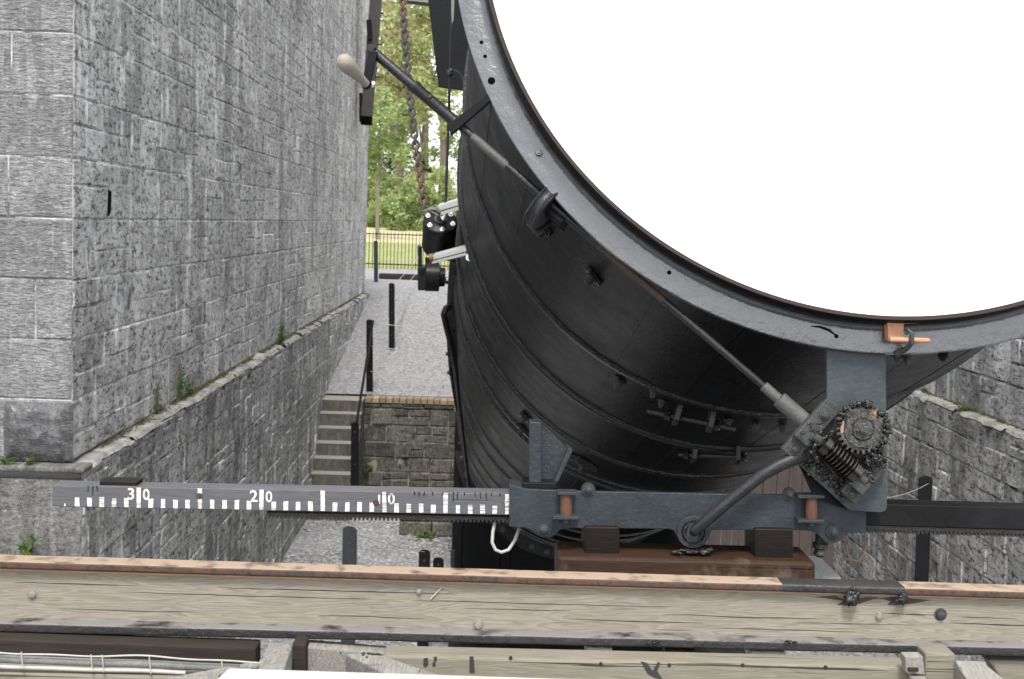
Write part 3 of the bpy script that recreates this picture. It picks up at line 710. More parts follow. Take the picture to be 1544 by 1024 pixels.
# gear-box carrier plates are bolted under the mouth flange: see worm_drive
# upper flap of sheet iron hanging behind the flange (top left)
bm = bmesh.new(); prism(bm, [at(644, -12, 6.0), at(661, 131, 6.0), at(712, 138, 6.0), at(718, 60, 6.0), at(730, -12, 6.0)], V((0, .03, 0))); part('sheet_iron_flap', bm, 'black', tube, bevel=.002)
# triangular foot between the tube and the beam carriage
ft = thing('support_bracket', at(815, 735, 3.02), 'dark welded iron bracket with an upright and a slanted strut, standing on the carriage', 'bracket')
bm = bmesh.new(); prismpx(bm, [(799, 636), (816, 637), (816, 728), (798, 728)], 2.975, .05); part('upright', bm, 'bluegrey', ft, bevel=.002)
bm = bmesh.new(); prismpx(bm, [(814, 640), (826, 646), (858, 680), (836, 728), (814, 728)], 3.01, .008); part('web_plate', bm, 'bluegrey', ft)
bm = bmesh.new(); prismpx(bm, [(857, 675), (864, 679), (841, 728), (834, 728)], 2.985, .05); part('strut', bm, 'bluegrey', ft, bevel=.002)
bm = bmesh.new(); prismpx(bm, [(787, 728), (839, 728), (839, 737), (787, 737)], 2.965, .07); part('base_plate', bm, 'black', ft, bevel=.002)
# ================================================================== RULED BEAM with rack
YB = 2.975
rb = thing('ruled_beam', at(420, 765, YB), 'long grey beam painted with white inch ticks reading 30, 20 and 10 over a toothed rack', 'measuring beam')
def lerp2(a, b, x): return a[1] + (b[1] - a[1]) * (x - a[0]) / (b[0] - a[0])
topy = lambda x: lerp2((80, 732), (768, 744.5), x); boty = lambda x: lerp2((80, 764), (768, 777), x)
bm = bmesh.new(); prismpx(bm, [(79, topy(79)), (775, topy(775)), (775, boty(775)), (79, boty(79))], YB, .06); part('beam', bm, 'ruler', rb, bevel=.002)
bm = bmesh.new(); prismpx(bm, [(775, 745), (1800, 773), (1800, 806), (775, 777)], YB + .004, .06); part('beam', bm, 'rulerdark', rb, bevel=.002, label='plain black right end of the beam')
for k in range(0, 37):
    x = 764.5 - 18.52 * k; maj = k % 5 == 0 and k < 35
    h = (boty(x) - topy(x)); bm = bmesh.new(); wv = 3.1 if maj else 3.4
    y1 = boty(x) - 1.2; y0 = topy(x) + .6 if maj else boty(x) - 14.5 + random.uniform(-1, 1)
    if k == 36: y0 = y1 - 4; wv = 1.2
    j = lambda: random.uniform(-.5, .5)
    prism(bm, [at(x - wv + j(), y0 + j(), YB - .0008), at(x + wv + j(), y0 + j(), YB - .0008), at(x + wv + j(), y1 + j() * .5, YB - .0008), at(x - wv + j(), y1 + j() * .5, YB - .0008)], V((0, .0006, 0)))
    part('tick', bm, 'tick', rb)
def text_mesh(s, mat, par, name):
    cu = bpy.data.curves.new('t', 'FONT'); cu.body = s; cu.size = 1; cu.extrude = .0; cu.offset = .018; cu.align_x = 'CENTER'
    o = bpy.data.objects.new('t', cu); COL.objects.link(o); dg = bpy.context.evaluated_depsgraph_get()
    me = bpy.data.meshes.new_from_object(o.evaluated_get(dg)); bpy.data.objects.remove(o); bpy.data.curves.remove(cu)
    return me
def glyph(s, x, y, hpx, Y, mat, par, name='numeral', wx=1.0):   # (x,y) = centre of the glyph's foot, in px
    me = text_mesh(s, mat, par, name); o0 = at(x, y, Y); ex = (at(x + 10, y + 10 * .0182, Y) - o0) / 10; ez = (at(x, y - 10, Y) - o0) / 10
    k = hpx / .70
    for v in me.vertices: a, b = v.co.x * k * wx, v.co.y * k; v.co = o0 + ex * a + ez * b
    me.materials.clear(); me.materials.append(M[mat]); me.name = name
    ob = link(name, me, par); return ob
for x, a, b in ((209, '3', '0'), (394, '2', '0'), (578.7, '1', '0')):
    ob = glyph(a, x - (11.5 if a != '1' else 7), topy(x) + 18.6, 17 if a != '1' else 14, YB - .0008, 'tick', rb, wx=1.02)
    glyph(b, x + 11.5, topy(x) + 19, 16, YB - .0008, 'tick', rb, wx=.92)
def rack(xa, xb, ya, yb, h, Y, pitch_=6.2):
    bm = bmesh.new(); yy = lambda x: ya + (yb - ya) * (x - xa) / (xb - xa)
    prismpx(bm, [(xa, yy(xa)), (xb, yy(xb)), (xb, yy(xb) + h * .52), (xa, yy(xa) + h * .52)], Y, .035)
    x = xa + 1
    while x < xb - pitch_:
        prismpx(bm, [(x, yy(x) + h * .5), (x + pitch_ * .78, yy(x) + h * .5), (x + pitch_ * .55, yy(x) + h), (x + pitch_ * .22, yy(x) + h)], Y, .035); x += pitch_
    return bm
part('rack', rack(402, 780, 773, 780, 9, YB + .008), 'railblack', rb)
part('rack', rack(1295, 1800, 792, 807, 11, YB + .008), 'railblack', rb)
bm = bmesh.new(); prismpx(bm, [(150, 725.5), (207, 726.5), (207, 736), (150, 735)], YB + .012, .05); 
tag(part('wood_block', bm, 'blockdark', bevel=.002), 'small dark block of wood lying on top of the ruled beam near the 30', 'block')
# knots on the ruled beam
for x, y, r in ((301, 748, 5), (567, 758, 5), (763, 757, 2.5)):
    bm = bmesh.new(); lathe(bm, at(x, y, YB), V((0, -1, 0)), [(-.001, m_px(r, 3)), (.0012, m_px(r, 3)), (.0016, m_px(r * .5, 3))], 14); part('knot', bm, 'knot' if r > 3 else 'tick', rb)
# tar runs down from the beam's top edge
for x, l in ((133, 9), (140, 14), (146, 7), (625, 5), (632, 8), (640, 6), (652, 5), (668, 4), (684, 14), (690, 10), (716, 6), (724, 8), (733, 10), (741, 5), (700, 4), (754, 4)):
    bm = bmesh.new(); p = at(x, topy(x) - .5, YB); q = at(x + random.uniform(-1, 1), topy(x) + l, YB); tubep(bm, [p, q], [.0016, .001], 6); part('tar_run', bm, 'grease', rb)

# ------------------------------------------------------------------ carriage
YC = 2.950
ca = thing('beam_carriage', at(1040, 800, YC), 'blue-grey iron carriage plate with rusty rollers that holds the ruled beam under the tube', 'carriage')
out = [(768, 730), (794, 738), (878, 741), (1185, 747), (1290, 753), (1306, 766), (1306, 803), (1283, 804.5), (1278, 803), (1273, 809), (1267, 816), (1256, 820), (1244, 817), (1236, 809), (1228, 803), (1215, 799.5), (1074, 799), (1067, 812), (1058, 821), (1045, 826), (1030, 821), (1022, 812), (1016, 800), (1006, 797.5), (855, 796.5), (845, 799), (838, 806), (831, 810.5), (819, 811), (809, 807), (803, 800), (793, 796), (768, 794)]
bm = bmesh.new(); prismpx(bm, out, YC, .014); part('plate', bm, 'bluegrey', ca, bevel=.0015)
bm = bmesh.new(); prismpx(bm, [(769, 731), (800, 737), (800, 741), (769, 736)], YC + .015, .07); prismpx(bm, [(769, 789), (1300, 797), (1300, 801), (769, 793)], YC + .016, .09); part('flange', bm, 'bluegrey', ca)
for x, y, r in ((820, 797.5, 9.5), (887, 738, 8.5), (1190, 745, 8), (1256, 801.5, 9)):
    bm = bmesh.new(); c = at(x, y, YC); lathe(bm, c + V((0, .006, 0)), V((0, -1, 0)), [(0, m_px(r * 1.25, YC)), (.009, m_px(r * 1.25, YC))], 24); part('boss', bm, 'bluegrey', ca)
    bm = bmesh.new(); hexbolt(bm, c + V((0, -.003, 0)), V((0, -1, 0)), m_px(r * .55, YC), .010); part('bolt', bm, 'greymetal', ca, bevel=.0008)
for x, y, t in ((853.5, 763, (845, 879)), (1223.5, 768, (1203, 1244))):
    a, b = at(x, y - 18, YC - .018), at(x, y + 17, YC - .018); r = m_px(8.8, YC)
    bm = bmesh.new(); lathe(bm, a, b - a, [(0, r), ((b - a).length * .3, r * 1.03), ((b - a).length, r)], 24); ro = part('roller', bm, 'orust', ca, True)
    for yy in (y - 21, y + 16):
        x0, x1 = (x - 13, x + 17) if (x < 1000 and yy < y) else (x - 20, x + 20)
        bm = bmesh.new(); prism(bm, [at(x0, yy, YC - .036), at(x1, yy + .4, YC - .036), at(x1, yy + 5, YC - .036), at(x0, yy + 4.6, YC - .036)], V((0, .036, 0))); part('roller_bracket', bm, 'bluegrey', ro, bevel=.0012)
    bm = bmesh.new(); lathe(bm, b + V((0, 0, -.004)), V((0, 0, -1)), [(0, .007), (.008, .007)], 6); part('nut', bm, 'greymetal', ro)
c = at(1044.5, 802, YC); bm = bmesh.new(); k = lambda n: m_px(n, YC)
lathe(bm, c + V((0, .01, 0)), V((0, -1, 0)), [(0, k(25)), (.016, k(25)), (.018, k(24)), (.018, k(18.5)), (.004, k(18))], 40, caps=False); bo = part('eye', bm, 'bluegrey', ca, True)
bm = bmesh.new(); lathe(bm, c + V((0, .010, 0)), V((0, -1, 0)), [(0, k(18.4)), (.004, k(18.4))], 30); part('eye_back', bm, 'railblack', bo)
bm = bmesh.new(); prismpx(bm, [(1035, 786), (1054, 786), (1054, 818), (1035, 818)], YC - .004, .012); part('bush', bm, 'greymetal', bo, bevel=.002)
for a0 in (-50, 130):
    bm = bmesh.new(); tubep(bm, [c + V((math.cos(q) * k(14), -.006, math.sin(q) * k(14))) for q in [math.radians(a0 + i * 12) for i in range(9)]], .0035, 8); part('spring_clip', bm, 'railblack', bo, True)
bm = bmesh.new(); lathe(bm, at(1238, 806, 2.975), V((0, 0, -1)), [(0, .013), (.018, .013), (.02, .018), (.03, .018), (.034, .012), (.046, .016), (.052, .008)], 18); part('lubricator', bm, 'railblack', ca, True)

# ------------------------------------------------------------------ worm drive
wd = thing('worm_drive', at(1290, 771, 2.92), 'grease-caked worm and gear wheel on a grey plate hanging from the mouth flange', 'gear drive')
YP = 2.930
bm = bmesh.new(); prismpx(bm, [(1247, 520), (1335.5, 524), (1337.5, 764), (1336, 769), (1331, 772), (1325, 772.5), (1283, 770), (1247, 738)], YP, .012); part('hanger_plate', bm, 'plategrey', wd, bevel=.001)
bm = bmesh.new(); prismpx(bm, [(1203, 697), (1250, 700), (1292, 752), (1283, 770), (1228, 752)], YP + .013, .006); part('gusset', bm, 'black', wd)
YD = 2.914
bm = bmesh.new(); prismpx(bm, [(1247, 601), (1178.5, 677), (1281, 770), (1336, 714), (1336, 660)], YD, .0155); part('base_plate', bm, 'greymetal', wd, bevel=.0015)
def lp(p, q, t): return (p[0] + (q[0] - p[0]) * t, p[1] + (q[1] - p[1]) * t)
ux, uy = .660, -.745           # along the upper bearing (image px), towards upper right
vx_, vy_ = .745, .667          # along the worm axis, towards lower right
def rr(cx, cy, a0, a1, b0, b1): return [(cx + ux * a + vx_ * b, cy + uy * a + vy_ * b) for a, b in ((a0, b0), (a1, b0), (a1, b1), (a0, b1))]
def bearing(cx, cy, half, th0, cap, name='bearing_block'):
    bm = bmesh.new(); prismpx(bm, rr(cx, cy, -half, half, -th0, th0), 2.894, .02); b = part(name, bm, 'greymetal', wd, bevel=.002)
    bm = bmesh.new(); prismpx(bm, rr(cx, cy, -cap, cap, -th0 * .95, th0 * .95), 2.868, .0262); part('bearing_cap', bm, 'greymetal', b, bevel=.003)
    for s in (-1, 1):
        c = at(cx + ux * s * (half + cap) / 2, cy + uy * s * (half + cap) / 2, 2.894); bm = bmesh.new(); hexbolt(bm, c, V((0, -1, 0)), .0085, .009); part('bolt', bm, 'greymetal', b, bevel=.0008)
bearing(1221, 651, 48, 14, 20)
bearing(1301, 726, 34, 15, 17)
AP = lambda t: at(1221 + vx_ * t, 651 + vy_ * t, 2.876)
d0 = AP(22); dax = AP(100) - AP(22); Lw = dax.length; dax.normalize(); pr = [(0, .015), (.004, .026), (.02, .026), (.022, .02)]
nth = 7; a = .024; pt = (Lw - .05) / nth
for i in range(nth): pr += [(a, .0185), (a + pt * .3, .0275), (a + pt * .62, .0275), (a + pt * .95, .0185)]; a += pt
pr += [(a + .001, .025), (Lw - .006, .025), (Lw - .002, .015)]
bm = bmesh.new(); lathe(bm, d0, dax, pr, 40)
part('worm', bm, 'worm', wd, True, angle=50)
bm = bmesh.new(); tubep(bm, [AP(8), AP(112)], .0125, 20); part('worm_shaft', bm, 'greymetal', wd, True)
gc = at(1300, 647, 2.862); rt, rrt = m_px(39, 2.87), m_px(33.5, 2.87); nt_ = 26; pts = []
for i in range(nt_):
    for q, r in ((-.28, rrt), (-.17, rt), (.17, rt), (.28, rrt)):
        th = 2 * PI * (i + q) / nt_; pts.append(gc + V((math.cos(th) * r, 0, math.sin(th) * r)))
bm = bmesh.new(); prism(bm, pts, V((0, .022, 0))); ge = part('gear_wheel', bm, 'gear', wd, bevel=.0008)
bm = bmesh.new(); lathe(bm, gc, V((0, -1, 0)), [(-.001, rrt * .84), (.0035, rrt * .82), (.0035, rrt * .55), (.001, rrt * .53), (.001, rrt * .47), (.008, rrt * .45), (.008, rrt * .3)], 40); part('hub', bm, 'gear', ge, True)
bm = bmesh.new(); hexbolt(bm, gc + V((0, -.008, 0)), V((0, -1, 0)), .0105, .012); part('nut', bm, 'gear', ge)
M['bronze'] = rust('bare bronze', (.36, .25, .14), (.26, .18, .11), (.12, .09, .05), 5, .6)
for th0, th1 in ((158, 192), (42, 58)):
    bm = bmesh.new(); arc = [math.radians(th0 + (th1 - th0) * i / 10) for i in range(11)]
    prism(bm, [gc + V((math.cos(q) * rrt * .99, -.0006, math.sin(q) * rrt * .99)) for q in arc] + [gc + V((math.cos(q) * rrt * .86, -.0006, math.sin(q) * rrt * .86)) for q in arc[::-1]], V((0, .001, 0))); part('bare_bronze', bm, 'bronze', ge)
bm = bmesh.new()
def gb(px, py, Y, r): blob(bm, at(px, py, Y), r, (random.uniform(.7, 1.3), random.uniform(.5, .9), random.uniform(.6, 1.3)), .95, 2.3, 2, random.random() * 90)
for i in range(120):
    th = random.uniform(math.radians(70), math.radians(175)) if i % 2 else random.uniform(-.9, .75)
    q = random.uniform(.93, 1.10); gb(1300 + 37 * q * math.cos(th), 647 - 37 * q * math.sin(th), random.uniform(2.856, 2.882), random.uniform(.003, .007))
part('grease', bm, 'grease', wd, True, angle=180); bm = bmesh.new()
for i in range(90): gb(random.gauss(1240, 11) , random.gauss(672, 11), random.uniform(2.856, 2.885), random.uniform(.003, .006))
part('grease', bm, 'grease', wd, True, angle=180); bm = bmesh.new()
for i in range(150):
    t = random.random(); gb(1222 + 52 * t + random.gauss(6, 8), 700 + 42 * t + random.gauss(-4, 7), 2.912, random.uniform(.002, .0055))
part('grease', bm, 'grease', wd, True, angle=180); bm = bmesh.new()
for i in range(80): gb(random.gauss(1318, 6.5), random.gauss(693, 6), random.uniform(2.86, 2.9), random.uniform(.003, .006))
for i in range(30): gb(random.gauss(1304, 7), random.gauss(720, 6), 2.868, random.uniform(.002, .004))
for i in range(40):
    th = random.random() * 6.28; q = random.uniform(.45, .85); gb(1300 + 37 * q * math.cos(th), 647 - 37 * q * math.sin(th), 2.860, random.uniform(.0012, .003))
for i in range(14): gb(random.gauss(1226, 5), random.gauss(645, 5), 2.868, random.uniform(.0015, .003))
part('grease', bm, 'grease', wd, True, angle=180)

# ------------------------------------------------------------------ crank and its long rod
Yr = lambda px: 2.905 + (1215 - px) / (1215 - 563) * .235
R_ = lambda px, py: at(px, py, Yr(px))
cra = thing('crank_rod', R_(690, 190), 'long black crank rod slanting behind the mouth flange from wooden handle to worm', 'crank')
ly = lambda x: 78 + (x - 563) * .8567
bm = bmesh.new(); tubep(bm, [R_(561, 76.5), R_(630, ly(630))], m_px(7.6, 3.1), 20); part('upper_rod', bm, 'rod', cra, True)
bm = bmesh.new(); lathe(bm, R_(622, ly(622)), R_(694, ly(694)) - R_(622, ly(622)), [(0, .0115), (.002, .0148), (.012, .0148), (.014, .0135), ((R_(694, ly(694)) - R_(622, ly(622))).length, .0135)], 24); slv = part('sleeve', bm, 'rod', cra, True)
bm = bmesh.new(); lathe(bm, R_(649, ly(649) - 2) + V((0, -.012, .004)), V((-.2, -.8, .5)), [(0, .005), (.004, .0045)], 12); part('pin', bm, 'rodrust', slv)
bm = bmesh.new(); tubep(bm, [R_(x, ly(x)) for x in (690, 740)], .0095, 16); part('rod', bm, 'rod', cra, True)
bm = bmesh.new(); tubep(bm, [R_(x, ly(x)) for x in (712, 722, 740, 758, 764)], [.0098, .0105, .0108, .0106, .0098], 16); part('worn_wrap', bm, 'rodpatch', cra, True)
bm = bmesh.new(); tubep(bm, [R_(x, ly(x)) for x in (760, 900)], .0095, 16); part('rod', bm, 'rod', cra, True)
bm = bmesh.new(); tubep(bm, [R_(x, ly(x)) for x in (890, 1000)], .0088, 12); part('rod', bm, 'rodrust', cra, True, label='rust-brown middle stretch of the rod')
bm = bmesh.new(); tubep(bm, [R_(x, ly(x)) for x in (985, 1160)], [.0085, .0078], 14); part('rod', bm, 'rod', cra, True)
bm = bmesh.new(); lathe(bm, R_(1151, ly(1151)), R_(1200, ly(1200)) - R_(1151, ly(1151)), [(0, .009), (.002, .0118), (.05, .0118)], 20)
part('coupling', bm, 'rodpatch', cra, True)
bm = bmesh.new(); lathe(bm, R_(1174, ly(1174)), R_(1212, ly(1212)) - R_(1174, ly(1174)), [(0, .013), (.002, .0188), (.072, .0188), (.074, .012)], 24); part('collar', bm, 'rodpatch', cra, True)
bm = bmesh.new(); p, q = R_(563, 78), R_(547, 127)
prism(bm, [at(556, 74, 3.12), at(570, 78, 3.12), at(558, 128, 3.12), at(546, 126, 3.12)], V((0, .016, 0))); part('crank_arm', bm, 'black', cra, bevel=.002)
bm = bmesh.new(); lathe(bm, R_(562, 76.5) + V((0, -.004, 0)), V((-.3, -.7, .2)), [(0, .011), (.012, .011), (.014, .009)], 18); part('crank_boss', bm, 'rod', cra, True)
g0 = at(553, 128, 3.11); g1 = at(513, 87, 3.02); gd = g1 - g0; L = gd.length
bm = bmesh.new(); lathe(bm, g0, gd, [(0, .0095), (L * .1, .0098), (L * .3, .0115), (L * .55, .0165), (L * .75, .0195), (L * .88, .0185), (L * .96, .0125), (L, .003)], 28); gr = part('grip', bm, 'grip', cra, True)
bm = bmesh.new(); lathe(bm, g0 - gd * .02, gd, [(0, .012), (.006, .012)], 18); part('ferrule', bm, 'black', gr)
bm = bmesh.new(); lathe(bm, at(558.5, 126, 3.14), V((1, .3, -.2)), [(0, .006), (.008, .008), (.012, .004)], 12); part('end_nut', bm, 'steel', cra, True)
# steady bracket of the rod
bm = bmesh.new(); prism(bm, [at(675, 188, 3.068), at(739, 138, 3.068), at(747, 146, 3.068), at(680, 204, 3.068)], V((0, .045, 0)))
part('steady_bracket', bm, 'black', tube, bevel=.002)
# lower rod from the gear box to the carriage eye
bm = bmesh.new(); P = lambda x, y, Y: at(x, y, Y)
tubep(bm, [P(1046, 802, 2.935), P(1049, 799, 2.915), P(1060, 790, 2.908), P(1100, 755, 2.903), P(1150, 715, 2.90), P(1175, 701, 2.90), P(1196, 692, 2.905), P(1212, 686, 2.912)], [.010, .0125, .0125, .0128, .0145, .015, .0155, .0155], 18)
tag(part('brake_lever', bm, 'rod', smooth=True), 'stout dark rod running from the gear drive down to the eye of the carriage', 'lever')

# sheave tucked behind the flange
sh = thing('sheave', at(825, 330, 3.09), 'black grooved pulley wheel half hidden behind the mouth flange, above the bolted strap', 'pulley')
sc_ = at(824, 316, 3.05); sax = (at(848, 331, 3.02) - at(826, 313, 3.09)).normalized(); sax = V((.76, -.32, -.56)).normalized()
bm = bmesh.new(); lathe(bm, sc_ - sax * .02, sax, [(0, .060), (.0035, .062), (.006, .060), (.009, .057), (.023, .057), (.026, .060), (.0285, .062), (.032, .060), (.0325, .052), (.026, .05), (.026, .016)], 40); part('wheel', bm, 'rod', sh, True, angle=50)
bm = bmesh.new(); tubep(bm, [sc_ - sax * .03, sc_ + sax * .05], .012, 14); part('axle', bm, 'black', sh, True)
bm = bmesh.new(); prism(bm, [at(838, 318, 3.05), at(862, 330, 3.05), at(850, 350, 3.06), at(832, 336, 3.06)], V((0, .03, 0))); part('yoke', bm, 'black', sh, bevel=.002)

# rusty lid clasp at the bottom of the rim
cl = thing('lid_clasp', flpt(1362, 510), 'orange rusted angle clasp with a pin through it, holding the white lid at the bottom', 'clasp')
YL = flpt(1350, 500).y - .035
bm = bmesh.new(); prismpx(bm, [(1337.5, 478.5), (1386, 479), (1386, 488), (1363, 488.5), (1363, 513), (1340, 515)], YL, .03); part('angle_plate', bm, 'copper', cl, bevel=.002)
bm = bmesh.new(); tubep(bm, [at(1342, 512, YL - .004), at(1370, 512.5, YL - .01), at(1399, 513.5, YL - .012), at(1402.5, 513.5, YL - .012)], [.006, .0058, .0055, .003], 12); part('pin', bm, 'copper', cl, True)
bm = bmesh.new(); tubep(bm, [at(1366, 504, YL - .012), at(1370, 497.5, YL - .016), at(1375, 502, YL - .02), at(1374.5, 517, YL - .018), at(1368, 525, YL), at(1352, 534, YL + .02)], [.004, .005, .0055, .0055, .006, .008], 12); part('hook', bm, 'greymetal', cl, True)
for x, y, r in ((1352, 541, 7), (1366, 543, 6), (1420, 537, 8)):
    p = at(x, y, 2.965); bm = bmesh.new(); hexbolt(bm, p + V((0, 0, .012)), V((0.1, -.5, -1)), m_px(r, 3), .02); part('rim_bolt', bm, 'greymetal' if r < 8 else 'black', flange)

# ------------------------------------------------------------------ cables and loops under the carriage
bm = bmesh.new(); tubep(bm, [at(x, y, Y) for x, y, Y in ((746, 788, 3.0), (743, 803, 2.99), (742, 818, 2.985), (747, 829, 2.98), (756, 833, 2.98), (767, 829, 2.98), (776, 815, 2.985), (782, 800, 3.0), (784, 792, 3.01))], m_px(2.6, 3), 12)
tag(part('cable_loop', bm, 'cable', smooth=True), 'off-white cable hanging in a U below the left end of the carriage', 'cable')
bm = bmesh.new(); tubep(bm, [at(x, y, 2.99) for x, y in ((1270, 806), (1275, 822), (1278, 836), (1285, 845), (1294, 846.5), (1302, 838), (1306, 822), (1305, 806), (1303, 798))], m_px(1.2, 3), 10)
tag(part('wire_loop', bm, 'brass', smooth=True), 'thin brass-coloured wire loop hanging below the right end of the carriage', 'wire')
# ------------------------------------------------------------------ timber packing under the carriage
bm = bmesh.new(); prismpx(bm, [(841, 838), (1229, 846), (1230, 905), (841, 892)], 2.90, .03)
prism(bm, [at(841, 838, 2.931), at(1229, 846, 2.931), at(1230, 905, 2.931), at(841, 892, 2.931)], V((0, .13, 0)))
bm.free(); bm = bmesh.new()
a = [at(841, 839, 2.90), at(1230, 848, 2.90), at(1230, 905, 2.90), at(841, 895, 2.90)]; bk = V((0, .15, 0))
prism(bm, a, bk); tag(part('support_timber', bm, 'blockbrown', bevel=.008), 'oily red-brown squared timber lying behind the rail with two blocks on top', 'timber')
for (x0, x1, y0, y1), lab in (((882, 934, 794, 842), 'dark oily block with a rusty split, under the carriage left of its eye'), ((1138, 1196, 797, 850), 'black oily block under the carriage between the eye and the right roller')):
    bm = bmesh.new(); prismpx(bm, [(x0, y0), (x1, y0 + 1), (x1, y1), (x0, y1)], 2.935, .12); tag(part('packing_block', bm, 'blockdark', bevel=.003), lab, 'block', 'packing blocks under the carriage')
bm = bmesh.new()
for i in range(12): blob(bm, at(random.uniform(1010, 1075), random.uniform(826, 835), random.uniform(2.92, 2.96)), random.uniform(.004, .011), (1.4, 1, .6), .5, 2.4, 2, i)
tag(part('grease_drips', bm, 'grease', smooth=True, angle=180), 'black grease dripped on the brown timber under the carriage eye', 'grease')

# ================================================================== FOREGROUND RAIL
YT = 2.32
rl = thing('rail_timber', at(772, 960, YT), 'weathered squared timber with a rusty rail along its top, crossing the whole foreground', 'rail')
def band(bm, ya, yb, yc, yd, Y, th, x0=-260, x1=1800):
    # corner heights in px at x=0 (ya,yb) and x=1544 (yc,yd)
    f = lambda a, c, x: a + (c - a) * x / 1544
    prism(bm, [at(x0, f(ya, yc, x0), Y), at(x1, f(ya, yc, x1), Y), at(x1, f(yb, yd, x1), Y), at(x0, f(yb, yd, x0), Y)], V((0, th, 0)))
bm = bmesh.new(); n = 120                          # timber face a little uneven
A0, A1, B0, B1 = at(-260, 849, YT), at(1800, 905, YT), at(-260, 952, YT), at(1800, 985, YT)
band(bm, 856.5, 945, 899, 980, YT, .04); part('timber', bm, 'timber', rl, bevel=.004)
bm = bmesh.new(); pr = []
def railbar(bm, y0a, y0b, hgt, Yf, dep, x0=-260, x1=1800, r=.004):
    # rounded flat bar: cross-section swept between the two ends; front top edge at px y0a (x=0) .. y0b (x=1544)
    f = lambda x: y0a + (y0b - y0a) * x / 1544
    prof = []
    for i in range(5): q = PI / 2 * i / 4; prof.append((r - r * math.sin(PI / 2 - q) * 1.0 if False else r * (1 - math.cos(PI / 2 - q)), -r * (1 - math.sin(PI / 2 - q)) if False else -r * (1 - math.sin(PI / 2 - q))))
    sec = [(dep, 0)] + [(r * (1 - math.sin(q)), -r * (1 - math.cos(q))) for q in [PI / 2 * i / 4 for i in range(5)]][0:] + [(0, -hgt + r)] + [(r * (1 - math.cos(q)), -hgt + r * (1 - math.sin(q))) for q in [PI / 2 * i / 4 for i in range(5)]] + [(dep, -hgt)]
    R = []
    for i in range(61):
        x = x0 + (x1 - x0) * i / 60; o = at(x, f(x), Yf); R.append([bm.verts.new(o + V((0, a, b + .0008 * NZ.noise(o * 9)))) for a, b in sec])
    for A, B in zip(R, R[1:]):
        for j in range(len(sec)): bm.faces.new((A[j], A[(j + 1) % len(sec)], B[(j + 1) % len(sec)], B[j]))
    bm.faces.new(R[0]); bm.faces.new(R[-1][::-1])
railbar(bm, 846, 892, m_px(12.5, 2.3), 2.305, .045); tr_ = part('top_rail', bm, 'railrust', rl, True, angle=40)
M['shim'] = rust('orange scale', (.52, .33, .19), (.40, .22, .12), (.12, .07, .045), 3, .66)
bm = bmesh.new(); band(bm, 857.5, 860.2, 902.5, 905.0, YT - .002, .01); part('packing_strip', bm, 'shim', tr_)
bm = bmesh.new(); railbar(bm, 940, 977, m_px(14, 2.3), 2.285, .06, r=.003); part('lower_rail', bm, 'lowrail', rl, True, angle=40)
for x, y, r in ((49, 895, 6), (721, 942, 6), (1325, 929, 4.5), (1418, 926.5, 7), (632, 891, 4)):
    bm = bmesh.new(); lathe(bm, at(x, y, YT), V((0, -1, 0)), [(-.002, m_px(r * 1.5, YT)), (.0012, m_px(r * 1.4, YT)), (.0016, m_px(r * 1.05, YT)), (.001, m_px(r, YT)), (.0055, m_px(r * .9, YT)), (.0065, m_px(r * .4, YT))], 20); part('bolt', bm, 'greymetal' if r > 6.5 else 'greypost', rl, True)
# tar soaked into the timber, dark stretch of rail and grease lumps on the right
M['tar_and_marks'] = NT('tar and dark marks').done((.03, .028, .027), .5)
for pts in ([(1228, 900), (1260, 898), (1275, 905), (1310, 900), (1325, 901), (1300, 909), (1285, 914), (1262, 912), (1272, 906)], [(1328, 902), (1345, 900), (1370, 902), (1404, 905), (1370, 911), (1350, 913), (1338, 912), (1343, 907)]):
    bm = bmesh.new(); prismpx(bm, pts, YT - .0006, .0012); part('tar_stain', bm, 'tar_and_marks', rl)
bm = bmesh.new(); railbar(bm, 845.7, 891.7, m_px(12.9, 2.3), 2.3046, .0455, 1180, 1365); part('tarred_stretch', bm, 'railblack', tr_, True, angle=40)
for i, (x, y, r, lab) in enumerate(((1284, 902, .0125, 'larger lump of crusted black grease stuck under the rusty rail, left of its neighbour'), (1361, 903, .0085, 'smaller lump of black grease stuck under the rusty rail, right of its neighbour'))):
    bm = bmesh.new(); blob(bm, at(x, y, 2.305), r, (1, .8, 1.15), .5, 2.2, 3, i * 3)
    for j in range(9): blob(bm, at(x + random.gauss(0, r * 420), y + random.gauss(-2, r * 420), 2.302), r * .4, (1, 1, 1), .5, 2.4, 2, j)
    tag(part('grease_lump', bm, 'grease', smooth=True, angle=180), lab, 'grease lump', 'grease lumps on the rail')
for i, (x, y, lab) in enumerate(((985, 970, 'curl of crusted grease on the lower black rail, towards the middle'), (1193, 969, 'small patch of crusted grease on the lower black rail, right of the curl'), (560, 986, 'frayed dark scrap lying on the brace below the lower rail'))):
    bm = bmesh.new()
    for j in range(12): blob(bm, at(x + random.gauss(0, 7), y + random.gauss(0, 1.6), 2.28 + random.uniform(-.004, .008) if i < 2 else 2.1), random.uniform(.0015, .004), (1.4, 1, .6), .6, 2.4, 1, j)
    tag(part('grease_scrap', bm, 'grease', smooth=True, angle=180), lab, 'grease scrap', 'grease scraps on the lower rail')
# splinter of straw on the timber
bm = bmesh.new(); tubep(bm, [at(649, 903, YT - .003), at(666, 886, YT - .004)], [.0012, .0006], 6); tag(part('splinter', bm, 'plankw'), 'pale splinter standing out from the rail timber left of the middle', 'splinter')

